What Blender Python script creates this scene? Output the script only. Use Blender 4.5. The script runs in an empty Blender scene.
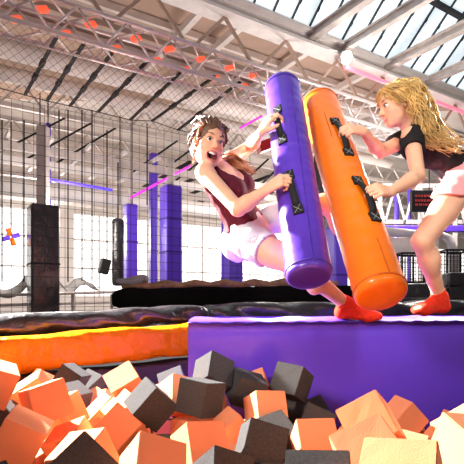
import bpy, bmesh, math, random
import numpy as np
from mathutils import Vector, Matrix, Quaternion

random.seed(7)
SC = bpy.context.scene
COL = SC.collection
F = 470.0; CX = 232.0; HY = 300.0          # lens of the photograph: focal length, centre and horizon in pixels
ZC = 1.5                                    # camera height
def P(px, py, d):
    "world point that lies at depth d in front of the camera"
    return Vector(((px-CX)/F*d, d, ZC+(HY-py)/F*d))
def onh(px, py, h):
    "point h above the camera height"
    return P(px, py, h*F/(HY-py))
U = Vector((.8435, .5373, 0)); V = Vector((-.5373, .8435, 0)); UP = Vector((0, 0, 1))
def onv(px, py, v):
    "point on the vertical plane at distance v along the hall"
    return P(px, py, v/(.8435-.5373*(px-CX)/F))
def uvh(u, v, h):
    "hall frame: u along the trusses, v across them, h above the camera"
    return U*u+V*v+Vector((0, 0, ZC+h))
def uof(px, v):
    p = onv(px, HY, v); return p.dot(U)

# ------------------------------------------------------------------ materials
def srgb(r, g, b):
    f = lambda c: (c/255/12.92) if c/255 <= .04045 else ((c/255+.055)/1.055)**2.4
    return (f(r), f(g), f(b), 1)
def mat(name, col, rough=.6, spec=.5, metal=0, var=0, vscale=6, bump=0, bscale=60, coat=0, emit=None, estr=0, stretch=None, sss=0, bdist=.01, dark=None):
    m = bpy.data.materials.new(name); m.use_nodes = True
    nt = m.node_tree; N = nt.nodes; L = nt.links
    b = N['Principled BSDF']
    b.inputs['Base Color'].default_value = col
    b.inputs['Roughness'].default_value = rough
    b.inputs['Specular IOR Level'].default_value = spec
    b.inputs['Metallic'].default_value = metal
    if coat: b.inputs['Coat Weight'].default_value = coat; b.inputs['Coat Roughness'].default_value = .12
    if sss:
        b.inputs['Subsurface Weight'].default_value = sss
        b.inputs['Subsurface Radius'].default_value = (.012, .005, .003)
        b.inputs['Subsurface Scale'].default_value = .6
    if emit: b.inputs['Emission Color'].default_value = emit; b.inputs['Emission Strength'].default_value = estr
    tc = N.new('ShaderNodeTexCoord'); mp = N.new('ShaderNodeMapping')
    L.new(tc.outputs['Object'], mp.inputs['Vector'])
    if stretch: mp.inputs['Scale'].default_value = stretch
    if var:
        n = N.new('ShaderNodeTexNoise'); n.inputs['Scale'].default_value = vscale; n.inputs['Detail'].default_value = 4
        L.new(mp.outputs[0], n.inputs['Vector'])
        r = N.new('ShaderNodeMix'); r.data_type = 'RGBA'
        d = dark or tuple(c*(1-var) for c in col[:3])+(1,)
        li = tuple(min(1, c*(1+var*.6)) for c in col[:3])+(1,)
        r.inputs['A'].default_value = d; r.inputs['B'].default_value = li
        cr = N.new('ShaderNodeMapRange'); cr.inputs['From Min'].default_value = .3; cr.inputs['From Max'].default_value = .7
        L.new(n.outputs['Fac'], cr.inputs['Value']); L.new(cr.outputs[0], r.inputs['Factor'])
        L.new(r.outputs['Result'], b.inputs['Base Color'])
    if bump:
        n2 = N.new('ShaderNodeTexNoise'); n2.inputs['Scale'].default_value = bscale; n2.inputs['Detail'].default_value = 3
        L.new(mp.outputs[0], n2.inputs['Vector'])
        bp = N.new('ShaderNodeBump'); bp.inputs['Strength'].default_value = bump; bp.inputs['Distance'].default_value = bdist
        L.new(n2.outputs['Fac'], bp.inputs['Height']); L.new(bp.outputs[0], b.inputs['Normal'])
    return m

M = {}
M['coral'] = mat('coral foam', srgb(240, 152, 108), .95, .1, var=.06, vscale=9, bump=.25, bscale=260, bdist=.003)
M['char'] = mat('charcoal foam', srgb(68, 66, 65), .95, .1, var=.22, vscale=120, bump=.35, bscale=300, bdist=.003)
M['purple'] = mat('purple vinyl', srgb(80, 46, 166), .3, .5, var=.12, vscale=3, bump=.35, bscale=7, bdist=.02, coat=.25)
M['purple_pad'] = mat('purple pad vinyl', srgb(100, 62, 208), .4, .5, var=.1, vscale=2, bump=.2, bscale=3, bdist=.03, coat=.15)
M['orange'] = mat('orange vinyl', srgb(234, 112, 8), .3, .5, var=.08, vscale=3, bump=.4, bscale=7, bdist=.02, coat=.25)
M['orange_pad'] = mat('orange pad vinyl', srgb(224, 122, 10), .24, .12, var=.1, vscale=2, bump=.9, bscale=7, bdist=.05)
M['black_vinyl'] = mat('black vinyl', srgb(38, 35, 36), .3, .5, var=.2, vscale=3, bump=.9, bscale=6, bdist=.05, coat=.35)
M['maroon_pad'] = mat('dark brown pad', srgb(62, 44, 42), .55, .4, var=.25, vscale=4, bump=.4, bscale=5, bdist=.03)
M['black'] = mat('black', srgb(30, 28, 29), .7, .3, var=.2, vscale=8)
M['pitch'] = mat('pitch black vinyl', srgb(13, 12, 12), .8, .04, var=.3, vscale=5)
M['web'] = mat('black webbing', srgb(24, 23, 24), .75, .3, bump=.4, bscale=400, bdist=.002)
M['stitch'] = mat('pale stitching', srgb(150, 150, 150), .8, .2)
M['silver'] = mat('brushed steel buckle', srgb(170, 170, 172), .35, .5, metal=.8)
M['seamp'] = mat('purple seam', srgb(62, 34, 140), .5, .4)
M['seamo'] = mat('orange seam', srgb(190, 84, 8), .5, .4)
M['skin'] = mat('skin', srgb(226, 172, 140), .5, .35, var=.05, vscale=30, sss=.04)
M['lips'] = mat('lips', srgb(206, 122, 112), .45, .5, var=.05)
M['mouth'] = mat('mouth inside', srgb(110, 38, 38), .5, .4)
M['teeth'] = mat('teeth', srgb(240, 236, 226), .3, .5)
M['eyewhite'] = mat('eye white', srgb(235, 230, 226), .2, .5)
M['iris'] = mat('iris', srgb(58, 42, 34), .15, .6)
M['brow'] = mat('eyebrow hair', srgb(110, 78, 58), .8, .2)
M['burg'] = mat('burgundy cotton', srgb(84, 22, 36), .85, .2, var=.16, vscale=40, bump=.5, bscale=30, bdist=.01)
M['whiteshort'] = mat('white cotton', srgb(206, 202, 205), .85, .2, var=.05, vscale=20, bump=.3, bscale=25, bdist=.01)
M['pinktrim'] = mat('pink trim', srgb(236, 190, 196), .85, .2)
M['print'] = mat('grey print', srgb(140, 136, 146), .85, .2)
M['blacktee'] = mat('black cotton', srgb(32, 28, 30), .88, .2, var=.2, vscale=20, bump=.5, bscale=22, bdist=.012)
M['pink'] = mat('pink cotton', srgb(252, 156, 156), .85, .2, var=.06, vscale=20, bump=.4, bscale=22, bdist=.01)
M['sock'] = mat('red sock knit', srgb(232, 58, 34), .9, .2, var=.15, vscale=60, bump=.4, bscale=120, bdist=.004)
M['sockmark'] = mat('pale sock lettering', srgb(244, 170, 150), .9, .2)
M['hairb'] = mat('brown hair', srgb(104, 70, 50), .5, .5, var=.35, vscale=26, bump=.7, bscale=45, stretch=(1, 1, 5), bdist=.006)
M['haira'] = mat('auburn hair', srgb(176, 110, 66), .45, .5, var=.3, vscale=40, bump=.4, bscale=60)
M['hairy'] = mat('blond hair', srgb(206, 164, 96), .42, .5, var=.4, vscale=22, bump=.6, bscale=50, bdist=.006)
M['steel'] = mat('white painted steel', srgb(226, 218, 212), .5, .5, var=.1, vscale=5)
M['galv'] = mat('galvanised steel', srgb(204, 192, 184), .45, .5, metal=.3, var=.18, vscale=7)
M['alu'] = mat('aluminium truss tube', srgb(222, 206, 202), .35, .5, metal=.4, var=.1, vscale=9)
M['roof'] = mat('tan corrugated roof', srgb(186, 158, 140), .8, .3, var=.12, vscale=.8, stretch=(.6, 3, 1))
M['roofpale'] = mat('pale roof sheet', srgb(228, 216, 208), .8, .3, var=.15, vscale=1.5)
M['wall'] = mat('pale wall', srgb(222, 212, 204), .85, .3, var=.1, vscale=2)
M['floor'] = mat('dark floor', srgb(120, 112, 108), .6, .4, var=.2, vscale=3)
M['cord'] = mat('black net cord', srgb(40, 32, 34), .8, .2)
M['cordtan'] = mat('tan net cord', srgb(120, 88, 74), .8, .2)
M['glaze'] = mat('daylit skylight glass', srgb(214, 232, 238), .4, .4, emit=srgb(226, 240, 246), estr=.85, var=.06, vscale=1.2)
M['glow'] = mat('daylit window', srgb(240, 240, 240), .5, .4, emit=(1, .98, .96, 1), estr=1.5)
M['gbar'] = mat('dark glazing bar', srgb(52, 52, 56), .6, .4)
M['flood'] = mat('lit floodlight lens', (1, 1, 1, 1), .3, .5, emit=(1, .98, .94, 1), estr=40)
M['redplate'] = mat('lit red lamp', srgb(240, 90, 60), .4, .5, emit=srgb(255, 92, 58), estr=.9)  # reflective red plates, their glints put in as emission
M['pinkglow'] = mat('lit pink strip', srgb(250, 150, 170), .4, .5, emit=srgb(255, 120, 150), estr=.8)  # pink light on the girder chord, put in as emission
M['blueled'] = mat('lit violet strip', srgb(90, 70, 230), .4, .5, emit=srgb(80, 60, 255), estr=1.2)
M['magled'] = mat('lit magenta tube', srgb(220, 60, 200), .4, .5, emit=srgb(225, 60, 210), estr=.9)
M['canvas'] = mat('grey canvas', srgb(128, 124, 120), .85, .2, var=.15, vscale=10, bump=.4, bscale=12)
M['straw'] = mat('brown hessian', srgb(140, 108, 84), .95, .1, var=.4, vscale=14, bump=.7, bscale=24)
M['red'] = mat('red vinyl', srgb(205, 40, 44), .4, .5, var=.1)
M['redtext'] = mat('red lettering', srgb(190, 60, 60), .6, .3)

# ------------------------------------------------------------------ mesh building
class MB:
    def __init__(s): s.v = []; s.f = []; s.mi = []; s.cur = 0
    def quadbox(s, c, ax, ay, az):
        "oriented box: centre and three half axes"
        c = Vector(c); b = len(s.v)
        for i in (-1, 1):
            for j in (-1, 1):
                for k in (-1, 1): s.v.append(c+ax*i+ay*j+az*k)
        q = [(0,1,3,2),(4,6,7,5),(0,4,5,1),(2,3,7,6),(0,2,6,4),(1,5,7,3)]
        if ax.cross(ay).dot(az) < 0: q = [t[::-1] for t in q]
        for t in q: s.f.append(tuple(b+i for i in t)); s.mi.append(s.cur)
        return s
    def box(s, x0, x1, y0, y1, z0, z1):
        return s.quadbox(((x0+x1)/2, (y0+y1)/2, (z0+z1)/2), Vector(((x1-x0)/2, 0, 0)), Vector((0, (y1-y0)/2, 0)), Vector((0, 0, (z1-z0)/2)))
    def bar(s, a, b, w, h=None, up=UP):
        a = Vector(a); b = Vector(b); h = h or w
        d = b-a
        if d.length < 1e-6: return s
        dn = d.normalized(); u = Vector(up)
        if abs(dn.dot(u)) > .98: u = Vector((0, 1, 0))
        sd = dn.cross(u).normalized(); u2 = sd.cross(dn)
        return s.quadbox((a+b)/2, d/2, sd*w/2, u2*h/2)
    def tube(s, pts, r, n=8, cap=True):
        pts = [Vector(p) for p in pts]; m = len(pts)
        rs = r if isinstance(r, (list, tuple)) else [r]*m
        b = len(s.v); prev = None
        for i, p in enumerate(pts):
            t = (pts[min(i+1, m-1)]-pts[max(i-1, 0)]).normalized()
            if prev is None:
                u = UP if abs(t.z) < .9 else Vector((0, 1, 0))
                sd = t.cross(u).normalized()
            else:
                sd = (prev-t*prev.dot(t))
                sd = sd.normalized() if sd.length > 1e-6 else t.orthogonal().normalized()
            prev = sd; up = sd.cross(t)
            for k in range(n):
                a = 2*math.pi*k/n
                s.v.append(p+(sd*math.cos(a)+up*math.sin(a))*rs[i])
        for i in range(m-1):
            for k in range(n):
                k2 = (k+1) % n
                s.f.append((b+i*n+k, b+i*n+k2, b+(i+1)*n+k2, b+(i+1)*n+k)); s.mi.append(s.cur)
        if cap:
            s.f.append(tuple(b+k for k in range(n))[::-1]); s.mi.append(s.cur)
            s.f.append(tuple(b+(m-1)*n+k for k in range(n))); s.mi.append(s.cur)
        return s
    def lathe(s, a, b, prof, n=32, bulge=None):
        "revolve (t, radius) pairs around the line a-b; t in metres from a"
        a = Vector(a); b = Vector(b); d = (b-a).normalized()
        sd = d.cross(UP if abs(d.z) < .95 else Vector((0, 1, 0))).normalized(); up = sd.cross(d)
        base = len(s.v); m = len(prof)
        for i, (t, r) in enumerate(prof):
            for k in range(n):
                an = 2*math.pi*k/n
                rr = r*(1+(bulge(t, an) if bulge else 0))
                s.v.append(a+d*t+(sd*math.cos(an)+up*math.sin(an))*rr)
        for i in range(m-1):
            for k in range(n):
                k2 = (k+1) % n
                s.f.append((base+i*n+k, base+i*n+k2, base+(i+1)*n+k2, base+(i+1)*n+k)); s.mi.append(s.cur)
        s.f.append(tuple(base+k for k in range(n))[::-1]); s.mi.append(s.cur)
        s.f.append(tuple(base+(m-1)*n+k for k in range(n))); s.mi.append(s.cur)
        return s
    def build(s, name, m, parent=None, smooth=False, bevel=0, origin=None):
        me = bpy.data.meshes.new(name)
        o0 = Vector(origin) if origin is not None else Vector((0, 0, 0))
        me.from_pydata([tuple(p-o0) for p in s.v], [], s.f)
        ms = m if isinstance(m, (list, tuple)) else [m]
        for x in ms: me.materials.append(M[x])
        if len(ms) > 1: me.polygons.foreach_set('material_index', s.mi)
        bm = bmesh.new(); bm.from_mesh(me); bmesh.ops.recalc_face_normals(bm, faces=bm.faces)
        bm.to_mesh(me); bm.free()
        if smooth: me.polygons.foreach_set('use_smooth', [True]*len(me.polygons))
        me.update()
        o = bpy.data.objects.new(name, me); COL.objects.link(o)
        o.location = o0
        if parent is not None:
            o.parent = parent; o.location = o0-parent.location
        if bevel:
            b = o.modifiers.new('b', 'BEVEL'); b.width = bevel; b.segments = 3; b.limit_method = 'ANGLE'
            if smooth is False: me.polygons.foreach_set('use_smooth', [True]*len(me.polygons)); b.harden_normals = True
        return o

def tag(o, label, cat, group=None, kind=None):
    o['label'] = label; o['category'] = cat
    if group: o['group'] = group
    if kind: o['kind'] = kind
    return o
def empty(name, loc, label, cat, group=None):
    o = bpy.data.objects.new(name, None); COL.objects.link(o); o.location = Vector(loc); o.empty_display_size = .1
    return tag(o, label, cat, group)
def struct(o, label=None, cat=None):
    o['kind'] = 'structure'
    if label: o['label'] = label
    if cat: o['category'] = cat
    return o

# ------------------------------------------------------------------ smooth signed-distance modelling for bodies, hair and cloth
class Field:
    def __init__(s, lo, hi, h):
        s.lo = np.array(lo, float); s.h = h
        s.n = np.ceil((np.array(hi)-s.lo)/h).astype(int)+1
        s.f = np.full(tuple(s.n), 1.0, np.float32)
    def _box(s, lo, hi):
        a = np.clip(np.floor((np.array(lo)-s.lo)/s.h).astype(int), 0, s.n-1)
        b = np.clip(np.ceil((np.array(hi)-s.lo)/s.h).astype(int)+1, 1, s.n)
        if (b <= a).any(): return None
        sl = tuple(slice(x, y) for x, y in zip(a, b))
        g = [(s.lo[i]+s.h*np.arange(a[i], b[i])).astype(np.float32) for i in range(3)]
        return sl, g[0][:, None, None], g[1][None, :, None], g[2][None, None, :]
    def _put(s, sl, d, k, sub):
        a = s.f[sl]
        if sub:
            h = np.clip(.5-.5*(a+d)/k, 0, 1); s.f[sl] = a*(1-h)-d*h+k*h*(1-h)
        else:
            h = np.clip(.5+.5*(d-a)/k, 0, 1); s.f[sl] = d*(1-h)+a*h-k*h*(1-h)
    def cap(s, a, b, ra, rb=None, k=.02, sub=False):
        rb = ra if rb is None else rb
        a = np.array(a, float); b = np.array(b, float); r = max(ra, rb)+k+3*s.h
        q = s._box(np.minimum(a, b)-r, np.maximum(a, b)+r)
        if q is None: return s
        sl, X, Y, Z = q; ab = b-a; l2 = max((ab*ab).sum(), 1e-12)
        t = np.clip(((X-a[0])*ab[0]+(Y-a[1])*ab[1]+(Z-a[2])*ab[2])/l2, 0, 1)
        d = np.sqrt((X-a[0]-t*ab[0])**2+(Y-a[1]-t*ab[1])**2+(Z-a[2]-t*ab[2])**2)-(ra+t*(rb-ra))
        s._put(sl, d, k, sub); return s
    def ell(s, c, rad, axes=None, k=.02, sub=False):
        c = np.array(c, float); rad = np.array(rad, float); r = rad.max()+k+3*s.h
        q = s._box(c-r, c+r)
        if q is None: return s
        sl, X, Y, Z = q; A = np.eye(3) if axes is None else np.array([list(x) for x in axes], float)
        X = X-c[0]; Y = Y-c[1]; Z = Z-c[2]; k0 = 0; k1 = 0
        for i in range(3):
            w = A[i][0]*X+A[i][1]*Y+A[i][2]*Z
            k0 = k0+(w/rad[i])**2; k1 = k1+(w/rad[i]**2)**2
        k0 = np.sqrt(k0); d = k0*(k0-1)/np.maximum(np.sqrt(k1), 1e-6)
        s._put(sl, d.astype(np.float32), k, sub); return s
    def cut(s, p, n, k=.004):
        "remove the side of the plane that n points to"
        p = np.array(p, float); n = np.array(n, float); n = n/np.linalg.norm(n)
        sl, X, Y, Z = s._box(s.lo, s.lo+s.h*s.n)
        d = ((X-p[0])*n[0]+(Y-p[1])*n[1]+(Z-p[2])*n[2]).astype(np.float32)
        s.f = np.maximum(s.f, d); return s
    def ripple(s, fn):
        sl, X, Y, Z = s._box(s.lo, s.lo+s.h*s.n)
        s.f = s.f+fn(X, Y, Z).astype(np.float32); return s
    def mesh(s, name, m, parent=None, matfn=None, smooth_it=1):
        f = s.f; ins = f < 0; nx, ny, nz = f.shape
        cnt = np.zeros((nx-1, ny-1, nz-1), np.int8)
        cor = [(i, j, k) for i in (0, 1) for j in (0, 1) for k in (0, 1)]
        for i, j, k in cor: cnt += ins[i:nx-1+i, j:ny-1+j, k:nz-1+k]
        act = np.argwhere((cnt > 0) & (cnt < 8))
        idx = np.full(cnt.shape, -1, np.int32); idx[tuple(act.T)] = np.arange(len(act))
        val = np.stack([f[act[:, 0]+i, act[:, 1]+j, act[:, 2]+k] for i, j, k in cor], 1)
        acc = np.zeros((len(act), 3)); num = np.zeros(len(act))
        for e in range(8):
            for g in range(e+1, 8):
                if sum(abs(x-y) for x, y in zip(cor[e], cor[g])) != 1: continue
                ve, vg = val[:, e], val[:, g]; mk = (ve < 0) != (vg < 0)
                t = np.where(mk, ve/np.where(mk, ve-vg, 1), 0)
                p = np.array(cor[e])+t[:, None]*(np.array(cor[g])-np.array(cor[e]))
                acc[mk] += p[mk]; num[mk] += 1
        vs = s.lo+s.h*(act+acc/np.maximum(num, 1)[:, None])
        fs = []
        for ax in range(3):
            o1, o2 = (ax+1) % 3, (ax+2) % 3
            sa = [slice(None)]*3; sb = [slice(None)]*3
            sa[ax] = slice(0, f.shape[ax]-1); sb[ax] = slice(1, f.shape[ax])
            A = ins[tuple(sa)]; B = ins[tuple(sb)]
            e = np.argwhere(A != B); fl = A[tuple(e.T)]
            ok = (e[:, o1] > 0) & (e[:, o2] > 0) & (e[:, o1] < f.shape[o1]-1) & (e[:, o2] < f.shape[o2]-1)
            e = e[ok]; fl = fl[ok]; qs = []
            for d1, d2 in ((-1, -1), (0, -1), (0, 0), (-1, 0)):
                c = e.copy(); c[:, o1] += d1; c[:, o2] += d2; qs.append(idx[tuple(c.T)])
            q = np.stack(qs, 1); q[~fl] = q[~fl][:, ::-1]; fs.append(q)
        fs = np.concatenate(fs)
        for it in range(smooth_it):
            sm = np.zeros_like(vs); n = np.zeros(len(vs))
            for a in range(4):
                b = (a+1) % 4
                np.add.at(sm, fs[:, a], vs[fs[:, b]]); np.add.at(n, fs[:, a], 1)
                np.add.at(sm, fs[:, b], vs[fs[:, a]]); np.add.at(n, fs[:, b], 1)
            vs = .5*vs+.5*sm/np.maximum(n, 1)[:, None]
        org = np.array(parent.location) if parent is not None else np.zeros(3)
        me = bpy.data.meshes.new(name)
        me.vertices.add(len(vs)); me.vertices.foreach_set('co', (vs-org).astype(np.float32).ravel())
        me.loops.add(fs.size); me.loops.foreach_set('vertex_index', fs.astype(np.int32).ravel())
        me.polygons.add(len(fs)); me.polygons.foreach_set('loop_start', np.arange(0, fs.size, 4, dtype=np.int32))
        me.polygons.foreach_set('use_smooth', np.ones(len(fs), bool))
        for x in (m if isinstance(m, (list, tuple)) else [m]): me.materials.append(M[x])
        if matfn is not None:
            me.polygons.foreach_set('material_index', matfn(vs[fs].mean(1)).astype(np.int32))
        me.update(calc_edges=True); me.validate()
        o = bpy.data.objects.new(name, me); COL.objects.link(o)
        if parent is not None: o.parent = parent
        return o
# ================================================================== THE HALL
def slab(name, pts, t, m, **k):
    "flat polygon with thickness t upwards"
    mb = MB(); n = len(pts); pts = [Vector(p) for p in pts]
    mb.v = pts+[p+UP*t for p in pts]
    mb.f = [tuple(range(n))[::-1], tuple(range(n, 2*n))]+[(i, (i+1) % n, n+(i+1) % n, n+i) for i in range(n)]
    mb.mi = [0]*len(mb.f)
    return mb.build(name, m, **k)
# floor of the hall, behind the pit, and the bed of the pit
struct(slab('floor', [uvh(-2.5, 3.5, -.36), uvh(26, 3.5, -.36), uvh(26, 15.2, -.36), uvh(-2.5, 15.2, -.36)], .04, 'floor'))
struct(slab('pit_floor', [(-3, -.6, ZC-.86), (6, -.6, ZC-.86), (6, 4.0, ZC-.86), (-3, 4.0, ZC-.86)], .04, 'black'))

# back wall with its row of daylit windows
UB0, UB1 = -2.5, 26.0
def wallbar(mb, u0, u1, v, h0, h1, t=.2):
    return mb.quadbox(uvh((u0+u1)/2, v+t/2, (h0+h1)/2), U*(u1-u0)/2, V*t/2, UP*(h1-h0)/2)
VB = 15.0
wins = []
u = -2.2
while u < 25:
    wins.append((u, u+2.5)); u += 2.95
mb = MB()
wallbar(mb, UB0, UB1, VB, -.36, .1); wallbar(mb, UB0, UB1, VB, 2.75, 5.2)
e = UB0
for a, b in wins:
    wallbar(mb, e, a, VB, .1, 2.75); e = b
wallbar(mb, e, UB1, VB, .1, 2.75)
struct(mb.build('wall_back', 'wall'))
for i, (a, b) in enumerate(wins):
    g = MB(); g.quadbox(uvh((a+b)/2, VB+.14, 1.425), U*(b-a)/2, V*.02, UP*1.325)
    go = struct(g.build('window_%d' % (i+2), 'glow'))
    fr = MB()
    for k in range(4):
        uu = a+(b-a)*k/3; fr.bar(uvh(uu, VB+.08, .1), uvh(uu, VB+.08, 2.75), .06)
    for hh in (.13, 1.0, 1.9, 2.72): fr.bar(uvh(a, VB+.08, hh), uvh(b, VB+.08, hh), .05)
    fr.build('window_frame', 'steel', go)

# roof: tan sheet behind the white girder, paler sheet further off
ra, rb = uvh(-2.5, 6.45, 4.78), uvh(11.6, 6.45, 4.78)
rc, rd = onh(430, 112, 4.78), onh(-90, 96, 4.78)
struct(slab('ceiling', [ra, rb, rc, rd], .06, 'roof'))
struct(slab('ceiling_far', [rd+UP*.3, rc+UP*.3, rb+UP*.3, uvh(27, 6.45, 5.08), uvh(27, 15.3, 5.08), uvh(-2.5, 15.3, 5.08)], .06, 'roofpale'))
fa_ = MB(); fa_.v = [rd, rc, rc+UP*.4, rd+UP*.4, rd+V*.06, rc+V*.06, rc+V*.06+UP*.4, rd+V*.06+UP*.4]
fa_.f = [(0,1,2,3), (7,6,5,4), (0,4,5,1), (1,5,6,2), (2,6,7,3), (3,7,4,0)]; fa_.mi = [0]*6
struct(fa_.build('ceiling_fascia', 'roofpale'))
# purlins under the tan sheet
mb = MB()
for vv in (7.4, 8.5, 9.6):
    mb.bar(uvh(-2.3, vv, 4.7), uvh({7.4: 10, 8.5: 8.6, 9.6: 7}[vv], vv, 4.7), .07, .12)
struct(mb.build('ceiling_purlin', 'roofpale'))

# skylight: steep glazing that climbs from the girder towards the camera
g = MB(); s0 = uvh(0, 6.3, 4.8); dirn = (-V+UP*.9).normalized()
def sky(u, s, off=0):
    return uvh(u, 6.3, 4.8)+dirn*s+(V*.9+UP).normalized()*off
gl = MB()
gl.v = [sky(-1, 0), sky(22, 0), sky(22, 7), sky(-1, 7), sky(-1, 0, .02), sky(22, 0, .02), sky(22, 7, .02), sky(-1, 7, .02)]
gl.f = [(0,1,2,3), (7,6,5,4), (0,4,5,1), (1,5,6,2), (2,6,7,3), (3,7,4,0)]; gl.mi = [0]*6
win = struct(gl.build('window_1', 'glaze'))
gb = MB(); uu = -.8
while uu < 22:
    gb.bar(sky(uu, 0, -.02), sky(uu, 7, -.02), .024, .04); uu += .4
for s in (1.2, 2.9, 4.6, 6.3): gb.bar(sky(-1, s, -.06), sky(22, s, -.06), .1, .07)
gb.build('glazing_bar', 'gbar', win)
cl = MB(); uu = -.8
while uu < 22:                               # little clips along every glazing bar
    s = .35
    while s < 7:
        cl.quadbox(sky(uu, s, -.03), U*.022, dirn*.03, UP*.02); s += .55
    uu += .4
cl.build('bar_clip', 'gbar', win)

# white lattice girder under the foot of the glazing
GU0, GU1 = -2.3, 20.
mb = MB()
mb.bar(uvh(GU0, 6.34, 4.74), uvh(GU1, 6.34, 4.74), .34, .05)
mb.bar(uvh(GU0, 6.34, 4.62), uvh(GU1, 6.34, 4.62), .06, .22)
mb.bar(uvh(GU0, 6.34, 4.5), uvh(GU1, 6.34, 4.5), .34, .05)
struct(mb.build('ceiling_girder', 'steel'))
web = MB(); uu = GU0; n = 0
while uu < GU1-1:
    web.bar(uvh(uu, 6.34, 4.48), uvh(uu+.62, 6.34, 3.78), .035, .05)
    web.bar(uvh(uu+.62, 6.34, 3.78), uvh(uu+1.24, 6.34, 4.48), .035, .05); uu += 1.24
web.bar(uvh(GU0, 6.34, 3.74), uvh(GU1, 6.34, 3.74), .1, .08)
struct(web.build('ceiling_girder_lattice', 'roof'))
# pink light on its lower flange, added as a glowing bar
pinkbar = MB(); pinkbar.bar(onv(345, 67, 6.2), onv(520, 134, 6.2), .05, .06)
tag(pinkbar.build('glow_bar', 'pinkglow'), 'long glowing bar added as pink light under the white roof girder', 'glow bar')
# tie beams of the skylight bay, running from the girder towards the camera
for k, px in enumerate((307, 338, 382, 421, 462)):
    py = .385*(px-186)
    q = onh(px, py, 4.55); uu = q.dot(U)
    mb = MB(); a = uvh(uu, 6.3, 4.62); b = uvh(uu, .6, 4.62)
    w = .11 if k % 2 else .14
    mb.bar(a, b, w, .03); mb.bar(a+UP*.07, b+UP*.07, .03, .14); mb.bar(a+UP*.14, b+UP*.14, w, .03)
    struct(mb.build('ceiling_tie_beam', 'galv'))
for px, py in ((313, 47), (245, 22), (205, 6), (372, 70), (430, 94)):
    uu = onh(px, py, 4.6).dot(U); mb = MB(); mb.bar(uvh(uu, 6.5, 4.6), uvh(uu, 9.4, 4.6), .1, .12)
    struct(mb.build('ceiling_rafter', 'roofpale'))

# floodlight on the girder
q = onv(346, 57, 6.1)
fl = empty('floodlight', q, 'bright round floodlight fixed under the white roof girder', 'floodlight')
MB().lathe(q+V*.12+UP*.05, q-V*.02-UP*.02, [(0, .05), (.02, .1), (.13, .12)], 24).build('housing', 'galv', fl, True)
MB().lathe(q-V*.02-UP*.02, q-V*.05-UP*.035, [(0, .115), (.025, .1)], 24).build('lens', 'flood', fl, True)
MB().bar(q+V*.06+UP*.05, q+V*.1+UP*.16, .03).build('bracket', 'galv', fl)

# box truss that carries the net, with red plates inside, light glints added as their glow
tr = empty('box_truss', uvh(4, 5.68, 3.0), 'silver aluminium box truss with small glowing red plates inside, carrying the safety net', 'truss')
TU0, TU1 = -1.6, 9.8
for vv in (5.5, 5.86):
    for hh in (3.0, 3.37):
        MB().tube([uvh(TU0, vv, hh), uvh(TU1, vv, hh)], .028, 10).build('chord', 'alu', tr, True)
for side in range(4):
    mb = MB(); uu = TU0; k = 0
    c4 = [((5.5, 3.0), (5.5, 3.37)), ((5.86, 3.0), (5.86, 3.37)), ((5.5, 3.37), (5.86, 3.37)), ((5.5, 3.0), (5.86, 3.0))][side]
    while uu < TU1-.3:
        a, b = (c4 if k % 2 else c4[::-1]); mb.tube([uvh(uu, *a), uvh(uu+.3, *b)], .014, 6); uu += .3; k += 1
    mb.build('lacing', 'alu', tr, True)
for k, px in enumerate((16, 42, 65, 90, 115, 135, 155, 168, 186, 200, 214, 228, 242, 252)):
    hh = 3.3 if k % 2 else 3.1
    uu = uof(px, 5.7); q = uvh(uu, 5.66, hh)
    lo = MB().quadbox(q, U*.05+UP*.02, V*.035, UP*.022-U*.02).build('plate', 'redplate')
    tag(lo, 'small red plate made to glow, fixed inside the silver box truss', 'plate', 'glowing red plates in the box truss')

# black straps stretched from the truss to the cross wire behind it, each with two ratchet buckles
ends = [((56, 38), (25, 95)), ((83, 45), (47, 101)), ((112, 53), (70, 106)), ((150, 58), (98, 112)), ((180, 73), (130, 120)), ((215, 76), (152, 121)), ((240, 82), (178, 130))]
who = ['leftmost', 'second from left', 'third from left', 'middle', 'third from right', 'second from right', 'rightmost']
knots = []
for (a, b), w in zip(ends, who):
    A = onv(a[0], a[1], 5.6); B = onv(b[0], b[1], 7.5); knots.append(B)
    st = empty('ratchet_strap', A, 'black strap sloping back from the silver truss, %s of the seven' % w, 'strap', 'straps behind the box truss')
    MB().bar(A, B, .042, .022).build('webbing', 'web', st)
    for t in (.38, .62):
        c = A.lerp(B, t); d = (B-A).normalized()
        MB().bar(c-d*.09, c+d*.09, .06, .05).build('buckle', 'black', st, bevel=.01)
wire = MB(); wire.tube([knots[0]+(knots[0]-knots[1])*1.5]+knots+[knots[-1]+(knots[-1]-knots[-3])*1.2], .007, 6)
tag(wire.build('cross_wire', 'cord', None, True), 'dark cross wire that the black straps are tied to', 'wire')

# the hanging safety net: fine diamonds above, square mesh below
def net_lines(mb, u0, u1, h0, h1, v, step, r, diag):
    if diag:
        L = h1-h0; s = u0-L
        while s < u1:
            for sg in (1, -1):
                pts = []
                for a, b in ((s, h0), (s+L, h1)):
                    pts.append((a, b if sg == 1 else h0+h1-b))
                (x0, y0), (x1, y1) = pts
                if x0 < u0: y0 += (y1-y0)*(u0-x0)/(x1-x0); x0 = u0
                if x1 > u1: y1 = y0+(y1-y0)*(u1-x0)/(x1-x0); x1 = u1
                if x1-x0 > .02: mb.tube([uvh(x0, v, y0), uvh(x1, v, y1)], r, 3, False)
            s += step
    else:
        n = int((u1-u0)/step)
        for i in range(n+1):
            x = u0+(u1-u0)*i/n; mb.tube([uvh(x, v, h0), uvh(x, v, h1)], r, 3, False)
        n = int((h1-h0)/step)
        for i in range(n+1):
            y = h0+(h1-h0)*i/n; mb.tube([uvh(u0, v, y), uvh(u1, v, y)], r, 3, False)
nu1 = uof(262, 5.5)
net = empty('safety_net', uvh(2, 5.5, -.3), 'fine black safety net hanging from the silver truss behind the foam pit', 'net')
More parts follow.
